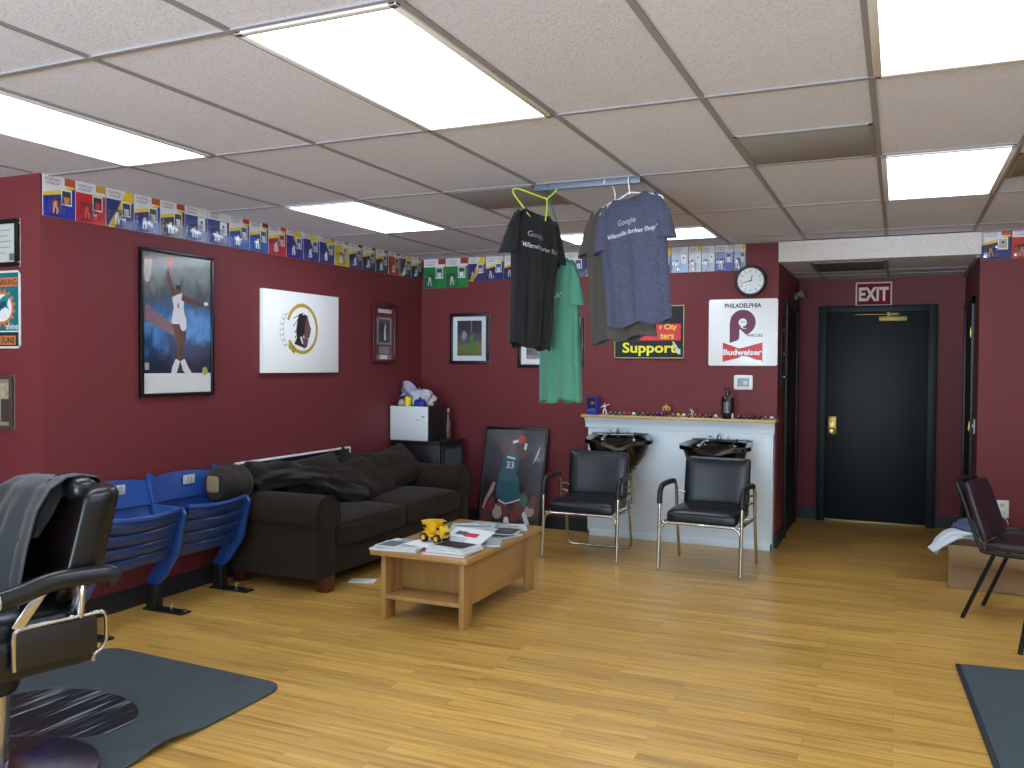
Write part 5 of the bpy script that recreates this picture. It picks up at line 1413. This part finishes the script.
# ------------------------------------------------------------------ outlet, charger, box with clothes, chair, floor mat
t = thing('wall_outlet', 'white duplex wall outlet near the cardboard box', 'outlet', (.738, 7.6, .448), 0)
MB().b2(-.046, .046, -.008, 0, -.068, .068, .004).build('plate', mat('dad6cc', .45), t)
for z in (-.03, .03):
    q_ = MB(); q_.disc(0, z, .021, -.0085, 0, .017, 16); q_.rect(-.009, -.005, z-.004, z+.008, -.009, 1); q_.rect(.005, .009, z-.004, z+.008, -.009, 1); q_.disc(0, z-.009, .003, -.009, 1, n=8)
    q_.build('socket', [mat('c8c4b8', .5), mat('3c3a38', .5)], t)
t = thing('phone_charger', 'white charger plug with a short cable hanging from the wall outlet', 'charger', (.738, 7.6, .418), 0)
MB().rbox((-.01, -.03, -.012), (.03, .04, .035), .006, 4).build('plug', mat('dedad4', .4), t)
MB().tube(smooth_path([(-.01, -.035, -.03), (-.004, -.04, -.07), (.0, -.035, -.11), (-.01, -.032, -.16)], 5), .006, 8).tube(smooth_path([(.0, -.045, -.02), (.03, -.045, -.05), (.04, -.04, -.08)], 5), .003, 6).build('cable', mat('d8d2cc', .5), t)
CARD = mat('8e7150', .8, var=.06, vscale=6)
t = thing('cardboard_box', 'open brown cardboard box on the floor under the outlet', 'box', (.78, 7.02, 0), R(-4))
BW_, BD_, BHt = .43, .33, .30
b = MB(); th = .006
b.b2(-BW_, BW_, -BD_, -BD_+th, 0, BHt).b2(-BW_, BW_, BD_-th, BD_, 0, BHt).b2(-BW_, -BW_+th, -BD_, BD_, 0, BHt).b2(BW_-th, BW_, -BD_, BD_, 0, BHt).b2(-BW_, BW_, -BD_, BD_, 0, th)
b.build('body', CARD, t)
MB().add([(-BW_, -BD_, BHt), (BW_, -BD_, BHt), (BW_-.02, -BD_-.045, BHt-.13), (-BW_+.02, -BD_-.045, BHt-.13)], [(0, 1, 2, 3)]).build('flap', mat('92744f', .8), t, solid=.004)
MB().add([(-BW_, BD_, BHt), (BW_, BD_, BHt), (BW_-.02, BD_+.12, BHt+.03), (-BW_+.02, BD_+.12, BHt+.03)], [(0, 3, 2, 1)]).build('flap', mat('977a56', .8), t, solid=.004)
def cloth(name, label, cat, path, wid, thk, m, seed, n=30, rip=.2):
    P = smooth_path(path, 8); mb = MB()
    def f(u, v):
        i = v*(len(P)-1); k = min(len(P)-2, int(i)); p = P[k].lerp(P[k+1], i-k)
        T = (P[k+1]-P[k]).normalized(); side = T.cross(Vector((0, 0, 1))); side = side.normalized() if side.length > .05 else Vector((1, 0, 0)); up = side.cross(T)
        a = 2*PI*u; w = wid[0]+(wid[1]-wid[0])*v+(wid[2]-wid[0]*.5-wid[1]*.5)*math.sin(PI*v)
        r_ = 1+rip*math.sin(a*4+v*6+seed)+rip*1.2*noise.noise(Vector((math.cos(a)*1.4, math.sin(a)*1.4+seed, v*4)))
        return p+side*(w*math.cos(a)*r_)+up*(thk*math.sin(a)*r_)
    mb.grid(f, n, 24, wrapu=True); mb.F.append(tuple(range(n))); mb.I.append(0); mb.F.append(tuple(range(24*n, 25*n))); mb.I.append(0)
    o = mb.build(name, m, None, angle=60); return tag(o, label, cat)
cloth('white_cloth', 'white cloth hanging over the near corner of the cardboard box', 'cloth', [(.56, 6.95, .335), (.45, 6.92, .35), (.36, 6.88, .345), (.29, 6.85, .29), (.235, 6.83, .225)], (.06, .03, .075), .032, mat('d8dde4', .85), 2.0)
cloth('blue_shirt', 'faded blue denim garment bunched in the cardboard box above the white cloth', 'clothing', [(.40, 7.02, .375), (.47, 6.99, .385), (.56, 6.96, .37), (.68, 6.97, .34)], (.07, .09, .10), .05, mat('4c5874', .9, var=.15, vscale=20), 5.0)
cloth('dark_clothes', 'dark green grey garment heaped in the cardboard box behind the chair seat', 'clothing', [(.66, 6.92, .33), (.78, 6.93, .345), (.90, 6.98, .33), (1.05, 7.02, .31)], (.10, .11, .14), .06, mat('2c3634', .9, var=.2, vscale=20), 9.0)

# banquet chair seen from the side, facing +x
BRN = mat('22191c', .35)
t = thing('banquet_chair', 'black stacking chair with padded back at the edge of the photo, side on', 'chair', (.735, 6.02, 0), R(69))
FRM = mat('15161a', .35, .3)
# local: front -y (world +x after rotation), x across
s_ = MB(); s_.rbox((0, -.02, .46), (.42, .42, .06), .025, 8, fn=lambda p, h: Vector((p.x, p.y, p.z+(.015*(1-(p.x/h[0])**2)*(1-(p.y/h[1])**2) if p.z > 0 else 0)))); s_.build('seat', [BRN], t)
b = MB(); Mb = Matrix.Translation((0, .277, .648)) @ Matrix.Rotation(R(-19), 4, 'X')
b.rbox((0, 0, 0), (.40, .05, .37), .022, 8, fn=lambda p, h: Vector((p.x*(1-.08*ss(.2, 1, p.z/h[2])), p.y+.03*(p.x/h[0])**2*-1, p.z)), M=Mb); b.build('backrest', mat('211d27', .32), t)
for s in (-1, 1):
    x = s*.185
    l = MB(); l.tube(smooth_path([(x, .36, .825), (x, .31, .70), (x, .25, .52), (x, .215, .445), (x, .17, .42), (x, -.19, .42)], 5), .0125, 8); l.build('side_frame', FRM, t)
    l = MB(); l.tube([(x, .14, .42), (x+s*.01, .31, 0)], .0125, 8); l.build('leg', FRM, t)
    l = MB(); l.tube([(x, -.15, .42), (x+s*.01, -.21, 0)], .0125, 8); l.build('leg', FRM, t)
l = MB(); l.tube(smooth_path([(-.185, .36, .825), (-.12, .373, .833), (0, .378, .835), (.12, .373, .833), (.185, .36, .825)], 5), .0125, 8); l.build('top_rail', FRM, t)
MB().tube([(-.185, .2, .42), (.185, .2, .42)], .01, 8).tube([(-.185, -.15, .42), (.185, -.15, .42)], .01, 8).build('cross_rail', FRM, t)

t = thing('stool', 'dark seat at the photo edge of which one leg shows beside the entrance mat', 'stool', (.80, 5.28, 0), R(12))
MB().lathe([(0, .46), (.15, .46), (.165, .47), (.165, .5), (.14, .515), (0, .52)], 28).build('seat', BRN, t)
for k in range(4):
    a_ = R(45+90*k)+R(112); MB().tube([(.12*math.cos(a_), .12*math.sin(a_), .465), (.19*math.cos(a_), .19*math.sin(a_), 0)], .014, 8).build('leg', FRM, t)
MATG = mat('3a464c', .85, var=.25, vscale=90, bump=.5, bscale=220)
def floor_mat(name, label, poly, m, edge, th=.012):
    n = len(poly); mb = MB()
    mb.add([(x, y, th) for x, y in poly]+[(x, y, 0) for x, y in poly], [tuple(range(n))]+[(i+n, (i+1) % n+n, (i+1) % n, i) for i in range(n)])
    t = thing(name, label, 'floor mat', (0, 0, 0))
    mb.build('mat_sheet', m, t)
    return t
t = floor_mat('entrance_mat', 'dark grey blue carpet mat at the bottom photo edge near the black chair', [(.30, 4.96), (.364, 3.75), (.405, 3.0), (1.5, 2.9), (1.45, 5.08)], MATG, None)
MB().b2(-.012, .012, -1.0, 1.0, 0, .014, .004).build('rubber_edge', mat('1c2226', .7), t, loc=(.352, 3.97, 0), rotz=R(3.1))
MB().tube([(.30, 4.965, .006), (1.45, 5.085, .006)], .008, 8).build('rubber_edge', mat('1c2226', .7), t)

# barber mat: rounded corners, a lifted edge and the worn round dent under the chair
RUB = mat('3d474a', .7, var=.12, vscale=5, bump=.35, bscale=150)
t = thing('barber_mat', 'grey rubber anti-fatigue mat with a worn oval patch under the barber chair', 'floor mat', (0, 0, 0))
A_ = [Vector((-3.84, 3.34)), Vector((-2.625, 3.29)), Vector((-2.625, 2.0)), Vector((-3.92, 2.0))]
def mp_(u, v):
    # rounded rectangle by squeezing the corners
    a, b_ = 2*u-1, 2*v-1
    n_ = 14
    k = max(abs(a), abs(b_)); e = (abs(a)**n_+abs(b_)**n_)**(1/n_) if k > 0 else 1
    s_ = k/e if e else 1
    a *= s_; b_ *= s_
    p = (A_[0]*(1-(a+1)/2)+A_[1]*(a+1)/2)*((b_+1)/2)+(A_[3]*(1-(a+1)/2)+A_[2]*(a+1)/2)*((1-b_)/2)
    x, y_ = p.x, p.y
    z = .012
    # lifted wave at the near right side edge
    z += .03*math.exp(-((y_-2.55)/.14)**2)*ss(.72, 1, a)
    r_ = math.hypot((x+3.31)/.41, (y_-2.62)/.27)
    z -= .007*(1-ss(.86, 1.0, r_))
    return (x, y_, z)
m1 = MB(); m1.grid(mp_, 120, 110)
o = m1.build('mat_sheet', RUB, t, angle=60)
md = o.modifiers.new('solidify', 'SOLIDIFY'); md.thickness = .009; md.offset = -1
def worn_mat():
    m = bpy.data.materials.new('worn_rubber'); m.use_nodes = True
    nt = m.node_tree; b = nt.nodes['Principled BSDF']; L = nt.links.new
    tc = nt.nodes.new('ShaderNodeTexCoord'); mp = nt.nodes.new('ShaderNodeMapping')
    mp.inputs['Rotation'].default_value = (0, 0, R(4)); mp.inputs['Scale'].default_value = (55, 2.6, 1)
    L(tc.outputs['Object'], mp.inputs['Vector'])
    n = nt.nodes.new('ShaderNodeTexNoise'); n.inputs['Scale'].default_value = 1; n.inputs['Detail'].default_value = 3
    L(mp.outputs[0], n.inputs['Vector'])
    cr = nt.nodes.new('ShaderNodeValToRGB'); e = cr.color_ramp.elements
    e[0].position = .55; e[0].color = lin('171c1e'); e[1].position = .68; e[1].color = lin('8c9a9e')
    L(n.outputs['Fac'], cr.inputs[0]); L(cr.outputs[0], b.inputs['Base Color']); b.inputs['Roughness'].default_value = .4
    return m
w_ = MB()
NN = 48
w_.add([(-3.31+.40*math.cos(2*PI*i/NN), 2.62+.263*math.sin(2*PI*i/NN), .0075) for i in range(NN)], [tuple(range(NN))])
w_.build('worn_patch', worn_mat(), t)

# ------------------------------------------------------------------ barber chair (local front -y)
BV = mat('0f1214', .3, bump=.12, bscale=200)
t = thing('barber_chair', 'black vinyl barber chair with chrome trim and a raised column at the photo edge', 'barber chair', (-2.97, 2.065, 0), R(-17))
MB().lathe([(.0, 0), (.35, 0), (.36, .008), (.355, .03), (.32, .045), (.12, .075), (.08, .09), (.0, .09)], 64).build('base', mat('8a8c98', .26, 1), t)
MB().lathe([(.0, .08), (.062, .08), (.062, .36), (.0, .36)], 32).build('column', CHROME, t)
MB().lathe([(.0, .34), (.085, .34), (.095, .36), (.095, .39), (.16, .41), (.16, .44), (0, .44)], 32).build('collar', mat('101214', .4), t)
s = MB(); s.rbox((0, .02, .515), (.52, .52, .15), .03, 6); s.build('seat_box', BV, t)
s = MB(); s.rbox((0, -.02, .60), (.50, .54, .11), .045, 10, fn=lambda p, h: Vector((p.x, p.y, p.z+(.02*(1-(p.x/h[0])**2) if p.z > 0 else 0)))); s.build('seat', BV, t)
# back: thick shell with wrap-round wings narrowing downwards
b = MB()
def wrap(p, h):
    zz = (p.z/h[2]+1)/2
    k = .86+.14*ss(.0, .35, zz)
    x = p.x*k
    y = p.y-.085*abs(p.x/h[0])**3+.10*(zz-.5)
    if zz < .25: y += -.03*(1-zz/.25)*(1 if p.y > 0 else 0)
    return Vector((x, y, p.z+.0*abs(p.x)))
b.rbox((0, .305, .865), (.54, .13, .41), .045, 14, fn=wrap); b.build('backrest', BV, t)
h = MB(); h.rbox((0, .29, 1.05), (.26, .10, .09), .04, 8); ho = h.build('headrest', BV, t)
MB().b2(-.03, .03, .335, .35, .9, 1.09, .004).build('headrest_bar', CHROME, ho)
for s in (-1, 1):
    x = s*.30
    a = MB()
    a.tube(smooth_path([(x, .315, .745), (x, .29, .765), (x, .22, .772), (x, .10, .772), (x, .0, .748), (x, -.07, .735)], 6), [.034]*31, 14, flat=1.0)
    ao = a.build('armrest', BV, t)
    c = MB(); c.b2(x-.03, x+.03, -.112, -.092, .705, .765, .004); c.tube([(x, -.07, .735), (x, -.10, .735)], .034, 14); c.build('arm_cap', CHROME, ao)
    for p0, p1, w_, th_ in (((x-s*.02, -.01, .625), (x, .07, .75), .016, .035), ((x-s*.02, .19, .625), (x-s*.01, .195, .75), .016, .045)):
        a_, b_ = Vector(p0), Vector(p1); d = b_-a_
        MB().box((a_+b_)/2, (w_, th_, d.length), .004, 0, d.to_track_quat('Z', 'Y').to_matrix().to_4x4()).build('arm_strut', CHROME, ao)
    pn = MB(); xa, xb = sorted((s*.275, s*.295))
    pn.b2(xa, xb, -.015, .255, .49, .62, .004); po = pn.build('side_panel', mat('1b1a17', .4), t)
    tr = MB(); yz = [(-.02, .487), (-.02, .60), (-.01, .622), (.02, .628), (.23, .632), (.275, .628), (.287, .60), (.285, .53), (.27, .50), (.245, .485), (.24, .46)]
    tr.tube([(s*.29, p.y, p.z) for p in smooth_path([(0, a_, c_) for a_, c_ in yz], 4)], .0075, 8)
    tr.build('chrome_trim', CHROME, po)
ft = MB(); ft.tube(smooth_path([(-.2, -.24, .5), (-.2, -.40, .36), (-.2, -.52, .2), (.2, -.52, .2), (.2, -.40, .36), (.2, -.24, .5)], 5), .014, 10); fo = ft.build('footrest', CHROME, t)
MB().rbox((0, -.52, .205), (.36, .12, .025), .01, 4).build('foot_plate', BLACK, fo)
# haircutting cape thrown over the back
CAPE = mat('24292c', .75, var=.12, vscale=12, sheen=.2)
def cape_pt(u, v):
    # u across the chair back, v from behind over the top and down the front
    fr = ss(.4, 1, v); x = -.40+(.46+.10*fr)*u
    prof = [(.40, .84), (.395, .96), (.385, 1.04), (.36, 1.085), (.30, 1.10), (.24, 1.095), (.18, 1.06), (.13, .98), (.09, .86), (.06, .74), (.05, .665)]
    i = v*(len(prof)-1); k = min(len(prof)-2, int(i)); f = i-k
    y = prof[k][0]*(1-f)+prof[k+1][0]*f; z = prof[k][1]*(1-f)+prof[k+1][1]*f
    fr = ss(.4, 1, v)
    x += .02*noise.noise(Vector((u*3, v*3, 1)))+.05*fr*(u-.5)
    y -= fr*(.014*math.sin(u*13+v*2)+.010*math.sin(u*25+1))+.012*noise.noise(Vector((u*4, v*5, 3)))
    z += .006*math.sin(u*9)+.014*noise.noise(Vector((u*3, v*2, 7)))-.035*(1-u)*(1-fr)
    return (x, y, z)
c = MB(); c.grid(cape_pt, 54, 50)
def cape2(u, v):
    # a loose corner folded back over the front
    x = -.04+.07*u+.05*v*(u-.2); z = 1.085-.225*v+.03*u*v
    y = .235-.13*v+.02*u-.016*math.sin(u*10+v*3)-.008*math.sin(u*19)
    return (x, y, z)
c.grid(cape2, 26, 26)
o = c.build('barber_cape', CAPE, None, angle=70, solid=.004, loc=(-2.97, 2.065, 0), rotz=R(-17))
tag(o, 'dark grey haircutting cape thrown over the barber chair back', 'barber cape')

# ------------------------------------------------------------------ camera, world, view
cam = bpy.data.cameras.new('camera'); co = bpy.data.objects.new('camera', cam); COL.objects.link(co)
cam.sensor_fit = 'HORIZONTAL'; cam.sensor_width = 36; cam.lens = 36*867.4/1024; cam.clip_start = .05
yaw, pitch, roll = .4195, -.0221, .0065
f = Vector((-math.sin(yaw)*math.cos(pitch), math.cos(yaw)*math.cos(pitch), math.sin(pitch)))
ri = Vector((math.cos(yaw), math.sin(yaw), 0)); up = ri.cross(f)
r2 = ri*math.cos(roll)+up*math.sin(roll); u2 = -ri*math.sin(roll)+up*math.cos(roll)
M3 = Matrix((r2, u2, -f)).transposed()
co.matrix_world = Matrix.Translation((0, 0, 1.53)) @ M3.to_4x4()
SC.camera = co
w = bpy.data.worlds.new('world'); SC.world = w; w.use_nodes = True
wn = w.node_tree; bg = wn.nodes['Background']     # lower half made bright to light the ceiling through the added window; sky above
wt = wn.nodes.new('ShaderNodeTexCoord'); wx = wn.nodes.new('ShaderNodeSeparateXYZ'); wr = wn.nodes.new('ShaderNodeValToRGB')
wm_ = wn.nodes.new('ShaderNodeMapRange'); wm_.inputs[1].default_value = -1; wm_.inputs[2].default_value = 1
wn.links.new(wt.outputs['Generated'], wx.inputs[0]); wn.links.new(wx.outputs[2], wm_.inputs[0]); wn.links.new(wm_.outputs[0], wr.inputs[0])
we = wr.color_ramp.elements
we[0].position = .485; we[0].color = (.82, .95, 1.08, 1); we[1].position = .515; we[1].color = (.2, .26, .32, 1)
wn.links.new(wr.outputs[0], bg.inputs[0]); bg.inputs[1].default_value = 23
SC.view_settings.view_transform = 'Standard'; SC.view_settings.look = 'None'
SC.view_settings.exposure = 0.15; SC.view_settings.gamma = 1; SC.view_settings.use_curve_mapping = False
for k, (x0, x1) in enumerate(((-3.7, .4),)):  # portal sampling the world light let in by the added window
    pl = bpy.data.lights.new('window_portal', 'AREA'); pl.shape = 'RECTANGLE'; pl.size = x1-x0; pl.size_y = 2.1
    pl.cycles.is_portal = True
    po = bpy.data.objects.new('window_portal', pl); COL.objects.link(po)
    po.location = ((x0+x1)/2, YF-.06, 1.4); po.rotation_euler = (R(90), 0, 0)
SC.cycles.use_denoising = True
SC.cycles.max_bounces = 10; SC.cycles.diffuse_bounces = 5; SC.cycles.glossy_bounces = 4; SC.cycles.transparent_max_bounces = 12
SC.cycles.sample_clamp_indirect = 6
